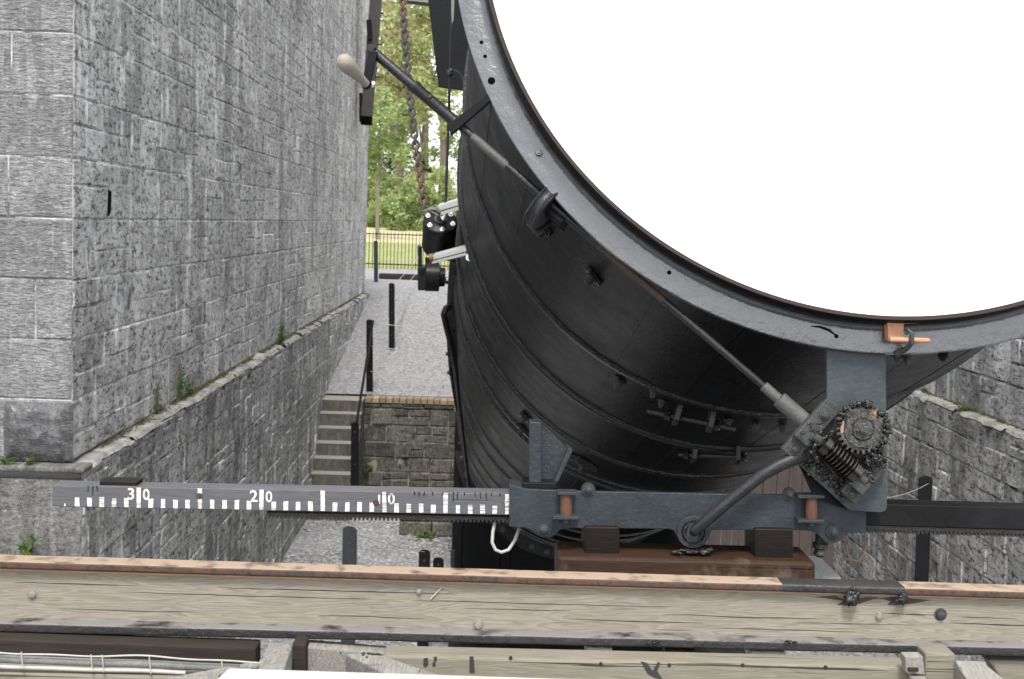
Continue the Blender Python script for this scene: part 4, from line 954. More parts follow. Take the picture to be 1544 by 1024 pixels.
# ------------------------------------------------------------------ gallery framing below
def timber(px, Y, th, mat, name, label, cat='timber', bev=.004, group='gallery framing timbers'):
    bm = bmesh.new(); prismpx(bm, px, Y, th); return tag(part(name, bm, mat, bevel=bev), label, cat, group)
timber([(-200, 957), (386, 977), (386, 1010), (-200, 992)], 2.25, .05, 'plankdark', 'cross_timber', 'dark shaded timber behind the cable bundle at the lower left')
timber([(-200, 1012), (380, 1022), (380, 1080), (-200, 1075)], 2.12, .06, 'plank', 'cross_timber', 'brownish timber edge below the cable bundle at the lower left')
bm = bmesh.new(); a, b, c, d = at(388, 1010, 1.98), at(428, 1010, 1.98), at(441, 972, 2.22), at(405, 968, 2.22); box8(bm, [a + V((0, 0, -.12)), b + V((0, 0, -.12)), b, a, d + V((0, 0, -.12)), c + V((0, 0, -.12)), c, d])
tag(part('joist', bm, 'greypost', bevel=.003), 'silvered joist end running under the lower rail beside the white plank', 'timber', 'gallery framing timbers')
timber([(441, 969), (461, 972), (461, 1060), (433, 1060)], 2.24, .05, 'plankdark', 'post', 'dark upright post beside the silvered joist')
timber([(461, 974), (600, 986), (690, 1060), (461, 1060)], 2.27, .04, 'greypost', 'gusset_board', 'grey stained gusset board right of the dark post')
bm = bmesh.new(); a, b, c, d = at(520, 986, 2.2), at(566, 984, 2.2), at(668, 1019, 2.02), at(600, 1024, 2.02); prism(bm, [a, b, c, d], V((0, .02, -.08))); tag(part('brace', bm, 'greypost', bevel=.003), 'pale diagonal brace dropping right towards the white plank', 'timber', 'gallery framing timbers')
bm = bmesh.new(); a, b, c, d = at(250, 1022, 2.05), at(330, 1024, 2.05), at(402, 1001, 2.16), at(385, 996, 2.16); prism(bm, [a, b, c, d], V((0, .02, -.05))); tag(part('brace', bm, 'greypost', bevel=.003), 'grey diagonal brace rising right beneath the silvered joist', 'timber', 'gallery framing timbers')
lp_ = timber([(578, 989), (1372, 1007), (1372, 1070), (578, 1054)], 2.22, .06, 'plank', 'lower_plank', 'long greenish tan plank with black marks below the lower rail')
for pts in ([(639, 993), (645, 992), (646, 1003), (641, 1007), (638, 1003)], [(652, 1001), (655, 996), (654, 991), (658, 990), (659, 995), (656, 1000), (657, 1004), (653, 1006)], [(708, 990), (714, 990), (716, 1015), (708, 1015)], [(966, 997), (976, 1000), (984, 1012), (992, 998), (996, 1000), (991, 1012), (1000, 1026), (986, 1022), (976, 1016)]):
    bm = bmesh.new(); prismpx(bm, pts, 2.2194, .001); part('dark_mark', bm, 'tar_and_marks', lp_)  # dark marks on the plank face, the last one forked
bm = bmesh.new(); a, b = at(345, 1007, 1.62), at(960, 1026.5, 1.62); prism(bm, [a, b, b + V((.0, -.5, -.02)), a + V((-.10, -.5, -.02))], V((0, 0, -.035))); tag(part('walkway_plank', bm, 'plankw', bevel=.002), 'white plank at the very bottom, nearest the lens', 'plank')
for (x0, x1, y0, y1, Y, mat, lab) in ((884, 924, 977, 1000, 2.30, 'plankw', 'whitish post top between the lower rail and the tan plank, left of the brown one'), (1004, 1050, 980, 1003, 2.30, 'blockbrown', 'reddish brown post top between the lower rail and the tan plank'), (1132, 1186, 983, 1006, 2.30, 'plankw', 'bleached post top right of the reddish brown one')):
    timber([(x0, y0), (x1, y0 + 1), (x1, y1), (x0, y1)], Y, .05, mat, 'short_post', lab, 'post')
bm = bmesh.new()
bm = bmesh.new(); tubep(bm, [at(x, y, 2.42) for x, y in ((700, 984), (820, 987), (950, 991), (1130, 1000))], .007, 10); tubep(bm, [at(x, y, 2.40) for x, y in ((700, 990), (820, 993), (950, 997), (1130, 1007))], .006, 10); tag(part('black_pipes', bm, 'black', smooth=True), 'pair of black pipes glimpsed between the lower rail and the tan plank', 'pipe')
bk_ = thing('cleat', at(1382, 1018, 2.2), 'grey slotted wooden cleat on the tan plank at the lower right', 'cleat')
bm = bmesh.new(); prismpx(bm, [(1364, 990), (1392, 990), (1395, 1018), (1367, 1016)], 2.19, .026); part('plate', bm, 'greypost', bk_, bevel=.002)
bm = bmesh.new(); prismpx(bm, [(1370, 1008), (1385, 1008), (1385, 1013), (1370, 1013)], 2.184, .006); part('slot', bm, 'plankdark', bk_)
bm = bmesh.new(); lathe(bm, at(1384, 1020, 2.19), V((0, 0, -1)), [(0, .014), (.05, .012)], 16); part('dowel', bm, 'greypost', bk_, True)
timber([(1395, 984), (1441, 986), (1441, 1070), (1395, 1070)], 2.24, .06, 'plank', 'post', 'tan upright post right of the grey cleat')
bm = bmesh.new(); a, b, c, d = at(1440, 995, 2.24), at(1480, 996, 2.24), at(1560, 1060, 2.1), at(1480, 1060, 2.1); prism(bm, [a, b, c, d], V((0, .02, -.06))); tag(part('brace', bm, 'greypost', bevel=.003), 'pale diagonal brace dropping right at the lower right corner', 'timber', 'gallery framing timbers')
timber([(1490, 996), (1800, 1002), (1800, 1070), (1540, 1070)], 2.3, .05, 'plank', 'cross_timber', 'tan timber behind the lower right brace')
# cable bundle on the left
cb = thing('cable_bundle', at(180, 1000, 2.14), 'grey hose and white pipe tied together with thin wire along the lower left', 'cables')
wob = lambda x, a: a * math.sin(x * .021) + a * .6 * math.sin(x * .047 + 1)
bm = bmesh.new(); tubep(bm, [at(x, 993 + x * .040 + wob(x, .5), 2.13) for x in range(-120, 380, 20)], m_px(6.2, 2.13), 14); part('hose', bm, 'hose', cb, True)
bm = bmesh.new(); tubep(bm, [at(x, 1005 + x * .034 + wob(x, .6), 2.125) for x in range(-120, 300, 20)], m_px(3.2, 2.13), 12); part('pipe', bm, 'cable', cb, True)
bm = bmesh.new(); tubep(bm, [at(x, 983.5 + x * .036 + wob(x, 1.8), 2.12) for x in range(-120, 400, 12)], m_px(1.4, 2.13), 8); part('wire', bm, 'wire', cb, True)
for x in (32, 137, 154, 225, 334):
    bm = bmesh.new(); o = [at(x + q * .5, 982 + x * .038 + q * 5.0, 2.108) for q in range(0, 6)] + [at(x + 1, 1010 + x * .036, 2.15), at(x, 984 + x * .038, 2.15)]; tubep(bm, o, .0009, 6, closed=True); part('tie', bm, 'wire', cb, True)
# ================================================================== MIRROR BOX, DRUM, CHAIN
mb = thing('mirror_box', (1.2, 16.6, 0), 'black wooden box at the foot of the telescope, dark behind the ruled beam', 'box')
e0 = TC + AX * TL
bm = bmesh.new(); box(bm, (e0.x - 1.52, e0.y - .1, 0), (e0.x + 1.5, e0.y + 2.2, 3.0)); part('case', bm, 'black', mb, bevel=.02)
for x in (e0.x - 1.53, e0.x - .9, e0.x + .8):
    bm = bmesh.new(); box(bm, (x, e0.y - .16, 0), (x + .13, e0.y - .095, 2.2)); part('batten', bm, 'black', mb, bevel=.01)
hd = thing('board_screen', (3.0, 14.4, 0), 'weathered upright boards standing behind the carriage below the tube', 'boards')
x = at(1052, 800, 14.4).x; x1 = at(1248, 800, 14.4).x; i = 0
while x < x1:
    wv = random.uniform(.11, .17); bm = bmesh.new(); box(bm, (x, 14.4 + random.uniform(-.008, .008), 0), (x + wv - .007, 14.43, 2.05 + random.uniform(-.02, .03))); part('board', bm, 'boards', hd, bevel=.004); x += wv
for z in (.5, 1.5):
    bm = bmesh.new(); box(bm, (at(1052, 800, 14.4).x, 14.432, z), (x - .02, 14.48, z + .1)); part('batten', bm, 'boards', hd)
cbk = bmesh.new(); a = at(1233, 862, 3.35); box(cbk, (a.x, 3.3, a.z - .15), (a.x + .048, 3.52, a.z)); tag(part('concrete_block', cbk, 'concrete', bevel=.004), 'pale concrete block behind the rail, at the right end of the brown timber', 'block')

# the hanging drum, held by two steel brackets
YDm = 5.75
dr = thing('drum', at(662, 385, YDm), 'black drum with a bolted lid, clamped to the left flank of the tube', 'drum')
dax = V((-.06, .70, -.71)).normalized(); rD = m_px(25.5, YDm)
c1 = at(664, 332, YDm)
bm = bmesh.new(); lathe(bm, c1, dax, [(0, rD * .93), (.004, rD), (.02, rD), (.022, rD * 1.02), (.026, rD * 1.02), (.028, rD), (.155, rD), (.17, rD * .93), (.175, rD * .8)], 48); part('barrel', bm, 'black', dr, True, angle=50)
du, dv = frame(dax)
for k in range(6):
    q = k / 6 * 2 * PI + .4; bm = bmesh.new(); hexbolt(bm, c1 + (du * math.cos(q) + dv * math.sin(q)) * rD * .78, -dax, .0075, .012); part('lid_bolt', bm, 'steel', dr)
bm = bmesh.new(); lathe(bm, c1, -dax, [(0, .028), (.01, .028), (.012, .017), (.05, .016), (.052, .022), (.066, .022)], 20); part('neck', bm, 'greymetal', dr, True)
bm = bmesh.new(); tubep(bm, [c1 - dax * .03, at(668, 330, YDm - .08), at(672, 322, YDm - .08), at(674, 312, YDm - .06)], .006, 10); part('eye_bolt', bm, 'steel', dr, True)
for (xa, ya, xb, yb, h, lab) in ((659, 318.5, 714, 302.5, 17, 'upper bright steel bracket of the drum, on the tube flank'), (651, 392, 706, 378, 14, 'lower bright steel bracket of the drum, on the tube flank')):
    Yb = 5.5; A_ = at(xa, ya, YDm - .02); B_ = at(xb, yb, YDm - .42); hh = m_px(h, Yb) / 2
    sb = thing('steel_bracket', A_, lab, 'bracket', 'steel brackets of the drum')
    bm = bmesh.new(); up = V((0, -.3, 1)).normalized()
    prism(bm, [A_ - up * hh, B_ - up * hh, B_ + up * hh, A_ + up * hh], V((.01, .05, .012))); part('channel', bm, 'steel', sb, bevel=.003)
    bm = bmesh.new(); prism(bm, [A_ - up * hh * .25 + V((0, -.004, 0)), B_ - up * hh * .25 + V((0, -.004, 0)), B_ - up * hh * .05 + V((0, -.004, 0)), A_ - up * hh * .05 + V((0, -.004, 0))], V((0, .003, 0))); part('slot', bm, 'rod', sb)
    bm = bmesh.new(); prism(bm, [B_ + V((-.006, -.005, -hh * 1.5)), B_ + V((.03, -.005, -hh * 1.6)), B_ + V((.026, -.005, hh * 1.7)), B_ + V((-.01, -.005, hh * 1.6))], V((0, .05, 0))); part('foot_plate', bm, 'black', sb, bevel=.002)
    for z in (-1.35, 1.45):
        bm = bmesh.new(); hexbolt(bm, B_ + V((.008, -.006, hh * z)), V((-.4, -.8, .4)), .012, .016); part('bolt', bm, 'steel', sb)
bm = bmesh.new(); lathe(bm, at(648, 389, YDm - .02), V((1, -.2, .25)), [(0, .018), (.02, .018), (.022, .012), (.05, .012)], 16); tag(part('union', bm, 'brass', smooth=True), 'small brassy pipe union under the lower steel bracket', 'union')
bm = bmesh.new()
for q in range(5):
    p = at(637 + q * 3, 317 - q * .5, YDm - .05); tubep(bm, [p, p + V((.03 + q * .004, .01, .01 * (q % 3))), p + V((.07, .0, -.02 + .012 * q))], .0012, 5)
tag(part('wire_ends', bm, 'wire'), 'loose ends of pale wire twisted at the top of the drum', 'wire')
# pulley block lower down
YPb = 6.2
pb = thing('pulley_block', at(650, 440, YPb), 'black pulley block on the tube flank under the drum, beside the gravel', 'pulley block')
bm = bmesh.new(); prismpx(bm, [(629.5, 403), (642, 402), (642, 438), (630, 438)], YPb - .02, .1); part('side_cheek', bm, 'black', pb, bevel=.004)
bm = bmesh.new(); lathe(bm, at(641, 417, YPb), V((1, .06, 0)), [(0, m_px(20, YPb)), (.004, m_px(22, YPb)), (m_px(21, YPb), m_px(22, YPb)), (m_px(22, YPb), m_px(15, YPb)), (m_px(30, YPb), m_px(14, YPb))], 40); part('wheel', bm, 'black', pb, True)
bm = bmesh.new(); lathe(bm, at(636, 411, YPb - .02), V((0, -1, 0)), [(0, .01), (.004, .01)], 14); part('hole', bm, 'lip', pb)
bm = bmesh.new(); prismpx(bm, [(631, 372), (636, 372), (636, 404), (631, 404)], YPb, .03); prismpx(bm, [(641, 388), (652, 388), (652, 404), (641, 404)], YPb, .03); part('hanger', bm, 'black', pb, bevel=.002)
# curved handrail-like pipe by the tube's flank
bm = bmesh.new(); tubep(bm, [at(x, y, Y) for x, y, Y in ((677, 463, 6.0), (672, 466, 5.9), (669, 474, 5.85), (672, 488, 5.9), (678, 512, 6.0), (684, 540, 6.1), (687, 560, 6.3), (691, 600, 6.8), (697, 650, 7.6), (703, 700, 8.6), (708, 745, 9.6))], [.014] * 7 + [.012] * 4, 12); tag(part('bent_pipe', bm, 'black', smooth=True), 'black bent pipe running down the left edge of the tube', 'pipe')
# ropes
bm = bmesh.new(); tubep(bm, [at(684, -30, 5.6), at(680, 60, 5.6), at(678.5, 108, 5.6), at(676, 190, 5.65), at(673.5, 260, 5.66), at(671.5, 322, 5.67)], .0058, 8); tag(part('rope', bm, 'darkrope', smooth=True), 'thin taut dark rope dropping past the sheet iron flap to the drum', 'rope')
kn = bmesh.new()
for i in range(7): blob(kn, at(679 + random.gauss(0, 2.5), 110 + random.gauss(0, 3), 5.55), .011, (1, 1, 1), .4, 2, 2, i)
tag(part('rope_knot', kn, 'rod', smooth=True, angle=180), 'knotted shackle halfway along the dark rope, in front of the flap', 'knot')
bm = bmesh.new(); tubep(bm, [at(x, y, 4.6) for x, y in ((684, 106), (692, 110), (699, 122), (702.5, 138), (704, 160), (704.5, 190), (707, 220), (711, 250))], .0055, 8); tag(part('hose', bm, 'darkrope', smooth=True), 'thin black hose curving from the knot down the tube edge', 'hose')
bm = bmesh.new(); prismpx(bm, [(680, -20), (686, -20), (684, 30), (681.5, 36), (680.5, 20)], 5.5, .006); tag(part('tape_strip', bm, 'hose'), 'short frayed grey strip hanging in front of the flap at the top', 'strip')
# chain
YCh = 9.0
ch = thing('chain', at(640, 312, YCh), 'rusty link chain hanging straight from the top of the picture to the drum', 'chain')
def linkmesh(nm, mat):
    bm = bmesh.new(); L2, W2 = m_px(2.6, YCh), m_px(4.3, YCh); pts = []
    for i in range(8): q = PI * i / 7; pts.append(V((W2 * math.cos(q), 0, L2 + W2 * math.sin(q) * .9)))
    for i in range(8): q = PI + PI * i / 7; pts.append(V((W2 * math.cos(q), 0, -L2 + W2 * math.sin(q) * .9)))
    tubep(bm, pts, m_px(1.95, YCh), 8, closed=True); return mesh(nm, bm, mat, True)
lm = [linkmesh('link', 'chain'), linkmesh('link', 'chainrust')]
pa, pb_ = at(606, -16, YCh), at(641, 318, YCh); n = 41
for i in range(n):
    f = i / (n - 1); p = pa.lerp(pb_, f); p.x -= .02 * math.sin(PI * f)
    o = bpy.data.objects.new('link', lm[1 if (f > .72 and random.random() < .8) or f < .12 else 0]); COL.objects.link(o); o.parent = ch; o.location = p - V(ch.location); o.rotation_euler = (0, math.radians(-5), math.radians(90 if i % 2 else 8) + random.uniform(-.15, .15))
# guide timber on the wall's far end, with bolts; small beam across the very top
gt = thing('guide_timber', at(553, 186, 27.0), 'dark guide timber with bolts fixed to the far edge of the left tower', 'timber')
YG = 27.0
bm = bmesh.new(); a, b, c, d = at(544, 175, YG), at(560, 176, YG), at(579, -60, YG), at(562, -60, YG); prism(bm, [a, b, c, d], V((0, .3, 0))); part('beam', bm, 'guide', gt, bevel=.01)
bm = bmesh.new(); a, b, c, d = at(543.5, 187, YG), at(559.5, 188, YG), at(560.2, 176.5, YG), at(544, 175.5, YG); prism(bm, [a, b, c, d], V((0, .3, 0))); part('dark_underside', bm, 'hole', gt)  # added black block standing in for the beam's shaded underside
bm = bmesh.new(); a, b, c, d = at(541.5, 140, YG + .1), at(546, 140, YG + .1), at(546, 184, YG + .1), at(541.5, 183, YG + .1); prism(bm, [a, b, c, d], V((0, .2, 0))); part('packing', bm, 'black', gt)
bm = bmesh.new(); tubep(bm, [at(556, 30, YG - .03), at(558, 60, YG - .03)], .05, 6); part('strap', bm, 'black', gt)
for x, y in ((571, 20), (570.5, 67), (567.5, 116)):
    bm = bmesh.new(); p = at(x, y, YG + .1); tubep(bm, [p - V((.05, 0, 0)), p + V((.09, 0, 0))], .018, 8); part('bolt', bm, 'black', gt)
bm = bmesh.new(); prismpx(bm, [(596, -14), (652, -12), (652, 5), (600, -1)], 12, .2); tag(part('overhead_beam', bm, 'greypost'), 'weathered beam end just entering the top of the picture above the chain', 'timber')

# ================================================================== POSTS, HANDRAIL, WIRES, FENCE
def post(px, pyb, pyt, Y, wpx, label, mat='black', dep=.07, lean=0, base=None):
    a = at(px, pyt, Y); wv = m_px(wpx, Y) / 2; b = at(px, pyb, Y); zb = base if base is not None else b.z
    t = thing('post', (b.x, Y, zb), label, 'post', 'black iron posts')
    bm = bmesh.new(); pr = []
    o = V((b.x, Y, zb)); u = a - o
    for i in range(9): q = PI * i / 8; pr.append((wv * math.cos(q), wv * .55 * math.sin(q)))
    top = [o + u + V((x, 0, z - wv * .5)) for x, z in pr]; bot = [o + V((-wv, 0, 0)), o + V((wv, 0, 0))]
    prism(bm, bot + top, V((0, .012, 0))); part('web', bm, mat, t, bevel=.002)
    bm = bmesh.new(); s = 1
    prism(bm, [o + V((wv, 0, 0)), o + V((wv, dep, 0)), o + u + V((wv, dep, -wv * .6)), o + u + V((wv, 0, -wv * .5))], V((-.010, 0, 0)) + V((.012, 0, 0))); part('side_flange', bm, mat, t)
    for k in (.9, .55, .2):
        bm = bmesh.new(); lathe(bm, o + u * k + V((0, -.001, 0)), V((0, -1, 0)), [(0, .013), (.006, .011)], 10); part('rivet', bm, 'greymetal', t)
    return t
post(590.5, 525, 427, 24.9, 8.5, 'black post standing on the sloping gravel path, second from the handrail')
post(557, 591, 482, 22.0, 9.5, 'black post at the top of the steps where the handrail starts')
post(535, 742, 637, 20.1, 11.5, 'black post at the foot of the handrail beside the concrete steps', base=0)
post(566.5, 438, 363, 34, 6, 'grey iron post before the railings, nearest the far edge of the left tower', 'bluegrey', base=ZT)
post(632.5, 440, 370, 34, 6, 'grey iron post in front of the railings, half behind the drum', 'bluegrey', base=ZT)
post(527, 870, 794, 12.5, 21, 'wide blue-grey post in the gravel pit left of the tube, cut off by the rail', 'bluegrey', base=0)
post(640, 880, 829, 13.5, 17, 'short dark post in the gravel pit right of the wide blue-grey one', 'black', base=0)
post(661, 880, 841, 14.5, 16, 'lowest dark post in the gravel pit, beside the black box', 'black', base=0)
post(1396, 880, 718, 10.5, 21, 'tall dark post in front of the right-hand wall, behind the black beam end', 'black', base=0)
bm = bmesh.new(); tubep(bm, [at(562.5, 484, 21.9), at(538, 636, 20.05)], .021, 14)
tag(part('handrail', bm, 'black', smooth=True), 'black tubular handrail sloping down between two posts beside the steps', 'handrail')
bm = bmesh.new(); tubep(bm, [at(683, 830, 15.5), at(683, 900, 15.5)], .028, 12); tag(part('grey_pole', bm, 'bluegrey', smooth=True), 'thin grey pole beside the left edge of the black box', 'pole')
def wire(pts, label, r=.006, sag=.03):
    bm = bmesh.new(); P_ = []
    for a, b in zip(pts, pts[1:]): P_ += catenary(a, b, sag, 8)[(1 if P_ else 0):]
    tubep(bm, P_, r, 6); return tag(part('fence_wire', bm, 'wire', smooth=True), label, 'wire', 'wires strung between the posts')
wire([at(561, 486, 22), at(740, 503, 22)], 'pale wire running right from the top of the handrail post to the tube')
wire([at(560, 522, 22), at(740, 537, 22)], 'pale wire running right from the middle of the handrail post')
wire([at(559, 560, 22), at(740, 577, 22)], 'pale wire running right from low on the handrail post, above the brick coping')
wire([at(594, 430, 24.9), at(633, 384, 34)], 'pale wire slanting up from the path post to the far grey post')
wire([at(594, 452, 24.9), at(634, 402, 34)], 'second pale wire slanting up from the path post, just below the first')
wire([at(594, 490, 24.9), at(629, 430, 34)], 'lowest pale wire slanting up from the path post')
wire([at(570, 366, 34), at(632, 366.5, 34)], 'pale wire between the tops of the two far grey posts', .008)
wire([at(570, 391, 34), at(632, 391, 34)], 'pale wire between the middles of the two far grey posts', .008)
wire([at(561, 486, 22), at(590, 490, 24.9)], 'short pale wire between the handrail post and the path post')
wire([at(538, 805, 12.5), at(640, 832, 13.5)], 'thin dark-looking wire sagging between the two pit posts', .004, .02)
wire([at(1335, 751, 9), at(1400, 729, 10.5)], 'thin wire running from the gear plate side up to the tall right post', .0022, .02)
bm = bmesh.new(); a, b = at(571, 419, 36), at(638, 417, 36); box(bm, (a.x, 36, ZT), (b.x, 36.3, ZT + .14)); tag(part('kerb_log', bm, 'plankdark', bevel=.02), 'dark squared log lying across the end of the gravel path', 'log')
fe = thing('iron_railings', (-3, 43.6, ZT), 'thin black upright iron railings between the gravel and the lawn', 'railings')
barm = bmesh.new(); lathe(barm, V((0, 0, 0)), V((0, 0, 1)), [(0, .011), (1.18, .011), (1.22, .002)], 8); barm = mesh('bar', barm, 'black')
x = -6.0
while x < 1.0:
    o = bpy.data.objects.new('bar', barm); COL.objects.link(o); o.parent = fe; o.location = (x + 3, 0, 0); x += .118
for z in (.12, 1.10):
    bm = bmesh.new(); box(bm, (-6.1, 43.58, ZT + z), (1.1, 43.62, ZT + z + .035)); part('rail', bm, 'black', fe)

# ================================================================== TREES, BUSHES, WEEDS
def leaves(c, rad, n, size, clumps, flat=.8, seed=0, hang=0):
    rnd = random.Random(seed); vs, fs = [], []
    cl = []
    for _ in range(clumps):
        while True:
            d = V((rnd.uniform(-1, 1), rnd.uniform(-1, 1), rnd.uniform(-1, 1)))
            if .25 < d.length < 1: break
        cl.append((c + V((d.x * rad.x, d.y * rad.y, d.z * rad.z)), rnd.uniform(.14, .34) * min(rad)))
    for i in range(n):
        o, r = cl[rnd.randrange(clumps)]
        d = V((rnd.gauss(0, .55), rnd.gauss(0, .55), rnd.gauss(0, .45))) * r; p = o + d
        if hang: p.z -= rnd.random() * hang
        s = size * rnd.uniform(.6, 1.4); a = V((rnd.gauss(0, 1), rnd.gauss(0, 1), rnd.gauss(0, .6))).normalized(); b = a.cross(V((rnd.gauss(0, 1), rnd.gauss(0, 1), rnd.gauss(0, 1)))).normalized()
        k = len(vs); vs += [p - a * s, p - b * s * .45, p + a * s, p + b * s * .45]; fs.append((k, k + 1, k + 2, k + 3))
    return vs, fs, cl
def tree(nm, base, h, crad, czf, leaf, n, size, clumps, label, cat='tree', group=None, seed=0, trunk=.16, bare=0, hang=0):
    base = V(base); t = thing(nm, base, label, cat, group); rnd = random.Random(seed + 50)
    c = base + V((0, 0, h * czf)); vs, fs, cl = leaves(c, V(crad), n, size, clumps, seed=seed, hang=hang)
    me = bpy.data.meshes.new('crown'); me.from_pydata(vs, [], fs); me.materials.append(M[leaf]); link('crown', me, t)
    if trunk:
        bm = bmesh.new(); top = base + V((rnd.uniform(-.3, .3), 0, h * .72)); P = [base.lerp(top, i / 8) + V((rnd.uniform(-.06, .06), rnd.uniform(-.06, .06), 0)) for i in range(9)]
        tubep(bm, P, [trunk * (1.25 - i * .12) for i in range(9)], 10); tk = part('trunk', bm, 'bark', t, True)
        for q, r in cl[:7 + bare // 6]:
            a = P[rnd.randrange(2, 8)]; m_ = a.lerp(q, .5) + V((0, 0, .25)); bm = bmesh.new(); tubep(bm, [a, m_, q, q + (q - m_) * .4], [trunk * .34, trunk * .22, trunk * .11, .01], 6); part('limb', bm, 'bark', tk, True)
    return t
def gx(px, Y): return at(px, 331, Y).x
Z6 = zlawn(62); 
tree('tree', (gx(568, 64), 64, zlawn(64)), 7.0, (1.7, 1.6, 2.1), .74, 'leafgreen', 5200, .11, 46, 'slim young tree with a bare dark trunk rising from the dry meadow', seed=3, trunk=.085)
G = 'trees beyond the meadow'
tree('tree', (gx(600, 84), 84, zlawn(84)), 19, (6.0, 4, 7.0), .62, 'leafolive', 8500, .20, 90, 'large olive-yellow tree with thin twigs behind the crank, its crown let through by sky', group=G, seed=11, trunk=.3, bare=30)
tree('tree', (gx(668, 80), 80, zlawn(80)), 17, (3.6, 3, 6.4), .6, 'leafmid', 6000, .17, 60, 'mid green tree standing close against the left edge of the tube', group=G, seed=17, trunk=.26)
tree('tree', (gx(560, 92), 92, zlawn(92)), 20, (4.4, 3.6, 7), .62, 'leafmid', 8000, .2, 60, 'green tree beside the far edge of the left tower', group=G, seed=23, trunk=.3)
tree('tree', (gx(640, 96), 96, zlawn(95)), 21, (4, 3.5, 7.5), .66, 'leafolive', 3600, .2, 40, 'pale yellow-green tree rising highest behind the chain', group=G, seed=29, trunk=.3)
GB = 'bushes along the edge of the meadow'
for i, (px, Y, r, hgt, lf, lab) in enumerate(((618, 76, 2.0, 2.6, 'leafgreen', 'bright green rounded bush at the far side of the meadow, under the chain'), (655, 78, 2.3, 3.6, 'leafmid', 'yellowish green bush next to the tube behind the drum'), (572, 82, 2.2, 3.2, 'leafgreen', 'fresh green bush behind the slim young tree'), (597, 90, 2.6, 5.0, 'leafdark', 'dark shady bush in the gap between the brighter ones'), (690, 84, 3.4, 6, 'leafgreen', 'tall green bush mostly hidden by the tube'), (530, 88, 4, 6, 'leafgreen', 'green bush mostly hidden by the left tower'))):
    tree('bush', (gx(px, Y), Y, zlawn(min(Y, 95))), hgt, (r, r * .8, hgt * .55), .5, lf, 5200, .13, 46, lab, 'bush', GB, seed=70 + i, trunk=0)
def weed(p, h, n, label, seed, spread=.05, leafy=.035, red=False):
    rnd = random.Random(seed); t = thing('weed', p, label, 'weed', 'weeds growing in the stonework'); p = V(p)
    bs = bmesh.new(); vs, fs = [], []
    for i in range(n):
        tip = p + V((rnd.gauss(0, spread), rnd.gauss(0, spread), h * rnd.uniform(.5, 1))); b = p + V((rnd.gauss(0, spread * .5), rnd.gauss(0, spread * .8), -.01)); mid = b.lerp(tip, .5) + V((rnd.gauss(0, .015), rnd.gauss(0, .015), .02))
        tubep(bs, [b, mid, tip], [.004, .003, .0015], 5)
        for k in range(11):
            f = rnd.uniform(.08, 1); q = b.lerp(mid, f * 2) if f < .5 else mid.lerp(tip, f * 2 - 1)
            a = V((rnd.gauss(0, 1), rnd.gauss(0, 1), rnd.uniform(-.2, .8))).normalized(); c = a.cross(V((0, 0, 1))).normalized(); s = leafy * rnd.uniform(.6, 1.3) * (1.2 - .6 * f); k0 = len(vs)
            vs += [q, q + a * s * .5 + c * s * .28, q + a * s + V((0, 0, -s * .25)), q + a * s * .5 - c * s * .28]; fs.append((k0, k0 + 1, k0 + 2, k0 + 3))
    part('stem', bs, 'weed', t); me = bpy.data.meshes.new('foliage'); me.from_pydata(vs, [], fs); me.materials.append(M['weed']); link('foliage', me, t)
def onledge(px, py):
    d = ray(px, py); k = (ZL - CAMZ) / d.z; return CAM + d * k
for px, py, h, n, lab, sd in ((424, 520, .34, 16, 'tallest green tuft growing on the left ledge, farther along near the path', 1), (268, 606, .42, 7, 'pair of tall thin stalks on the left ledge above the 30 to 20 ticks', 2), (281, 598, .26, 6, 'shorter pale stalks right next to the tall pair on the left ledge', 3), (236, 628, .36, 4, 'spindly reddish stalk on the left ledge, nearest the corner', 4), (10, 701, .05, 7, 'low green cushion at the front foot of the tower, by the picture edge', 5), (43, 702, .06, 7, 'small green cushion at the front foot of the tower, below the lime streak', 6)):
    p = onledge(px, py); p.x = min(p.x, XI + .07) if p.x > XI else p.x; 
    weed(p, h, n, lab, sd, .035 if h > .1 else .03, .045 if h > .1 else .028)
weed(atx(489, 656, XO + .06), .33, 8, 'leafy weed growing out of the joint on the concrete steps', 8, .03, .06)
weed(at(42, 835, 8.45), .13, 8, 'bright green weed in a crack of the plinth front just above the rail', 9, .03, .04)
weed(at(553, 712, 21.52), .3, 8, 'straggling weed on the retaining wall beside the lower handrail post', 10, .05, .05)
for x, y, lab, sd in ((455, 783, 'green tuft where the gravel meets the left plinth, under the rack', 11), (640, 812, 'green tuft at the foot of the low wall stub', 12), (575, 742, 'green tuft at the foot of the retaining wall behind the 10', 13)):
    d = ray(x, y); k = -CAMZ / d.z; weed(CAM + d * k, .16, 10, lab, sd, .12, .07)
def onledgeR(px, py): d = ray(px, py); return CAM + d * ((ZL - CAMZ) / d.z)
for px, py, lab, sd in ((1397, 594, 'small green tuft on the right ledge nearest the tube', 14), (1453, 620, 'small green tuft on the right ledge, right of the one by the tube', 15)):
    weed(onledgeR(px, py), .07, 9, lab, sd, .05, .04)

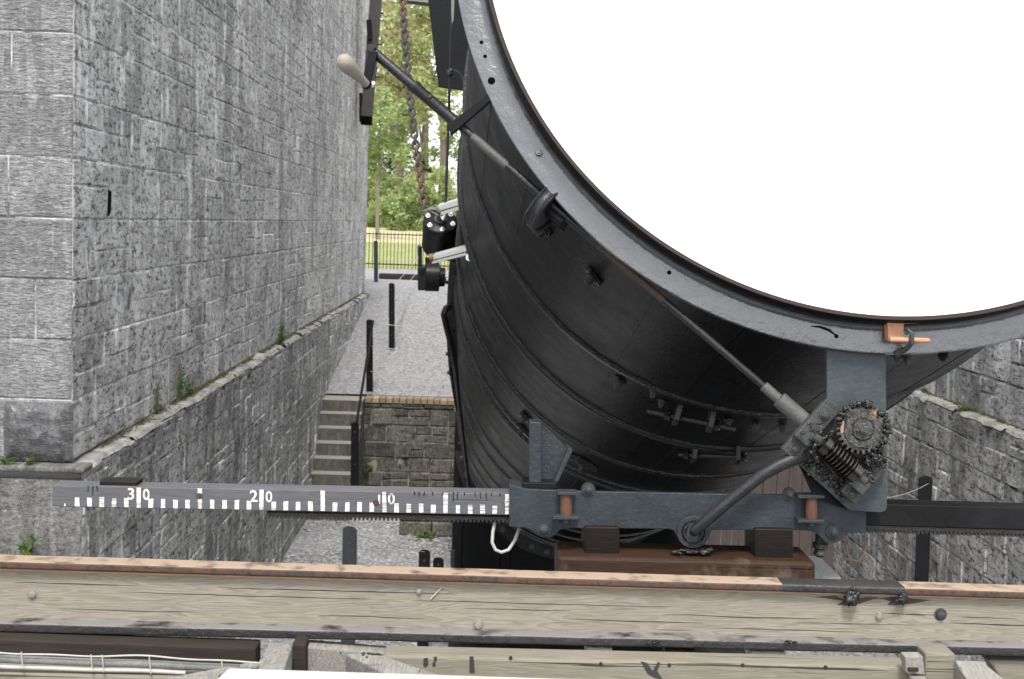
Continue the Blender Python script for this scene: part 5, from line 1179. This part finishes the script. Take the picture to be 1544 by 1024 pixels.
# moss and soil matted along the back of the ledges
vs, fs = [], []
rnd = random.Random(5)
for (xi, sgn) in ((XI, 1), (XRI, -1)):
    for _ in range(90):
        yc = rnd.uniform(9, 29); n = rnd.randrange(8, 40)
        for k in range(n):
            p = V((xi + sgn * abs(rnd.gauss(0, .02)) + sgn * .012, yc + rnd.gauss(0, .10), ZL + .012 + rnd.random() * .02)); a = V((rnd.gauss(0, 1), rnd.gauss(0, 1), rnd.uniform(0, 1))).normalized() * .016; b = a.cross(V((rnd.gauss(0, 1), rnd.gauss(0, 1), 1))).normalized() * .008; k0 = len(vs)
            vs += [p - a, p - b, p + a, p + b]; fs.append((k0, k0 + 1, k0 + 2, k0 + 3))
M['moss'] = leafmat('moss', (.09, .085, .04), (.15, .13, .065), (.19, .21, .07))
me = bpy.data.meshes.new('ledge_moss'); me.from_pydata(vs, [], fs); me.materials.append(M['moss']); mo = link('ledge_moss', me, loc=(0, 19, ZL)); mo['kind'] = 'stuff'

# chipped, open joints in the left tower's face
for (px, py, hh, L) in ((166, 305, 18, .07),):
    p = atx(px, py, XI + .006); hz = hh * p.y / F; bm = bmesh.new(); rnd = random.Random(px)
    prism(bm, [p + V((0, -L / 2, -hz + rnd.uniform(-.02, .02))), p + V((0, L / 2 * rnd.uniform(.4, .9), -hz * .8)), p + V((0, L / 2, hz * .9)), p + V((0, -L / 2 * rnd.uniform(.6, 1), hz))], V((-.03, 0, 0))); part('open_joint', bm, 'hole', tw)
# nail heads on the lower plank
for px, py in ((1009, 1003), (1120, 1003), (906, 1001), (770, 992), (1245, 1006)):
    bm = bmesh.new(); lathe(bm, at(px, py, 2.22), V((0, -1, 0)), [(-.001, .0032), (.0012, .003)], 10); part('nail', bm, 'railblack', lp_)

# drying cracks along the rail timber
rnd = random.Random(12)
for (x0, x1, y, wv) in ((20, 210, 878, .8), (180, 560, 893, .7), (330, 690, 886, .9), (620, 980, 905, .6), (860, 1060, 934, .8), (1000, 1240, 927, .7), (1330, 1415, 925, .9), (1430, 1600, 940, 1.0), (90, 300, 918, .6), (480, 640, 928, .6), (1080, 1290, 947, .6), (700, 860, 917, .5)):
    n = 14; up_, dn_ = [], []
    for i in range(n + 1):
        f = i / n; x = x0 + (x1 - x0) * f; yy = y + (x - x0) * .028 + 1.6 * NZ.noise(V((x * .012, y, 2))); h = wv * math.sin(PI * min(1, max(0, f))) ** .5 * rnd.uniform(.5, 1.0) + .05
        up_.append(at(x, yy - h, YT - .0004)); dn_.append(at(x, yy + h, YT - .0004))
    bm = bmesh.new(); prism(bm, up_ + dn_[::-1], V((0, .001, 0))); part('drying_crack', bm, 'tar_and_marks', rl)
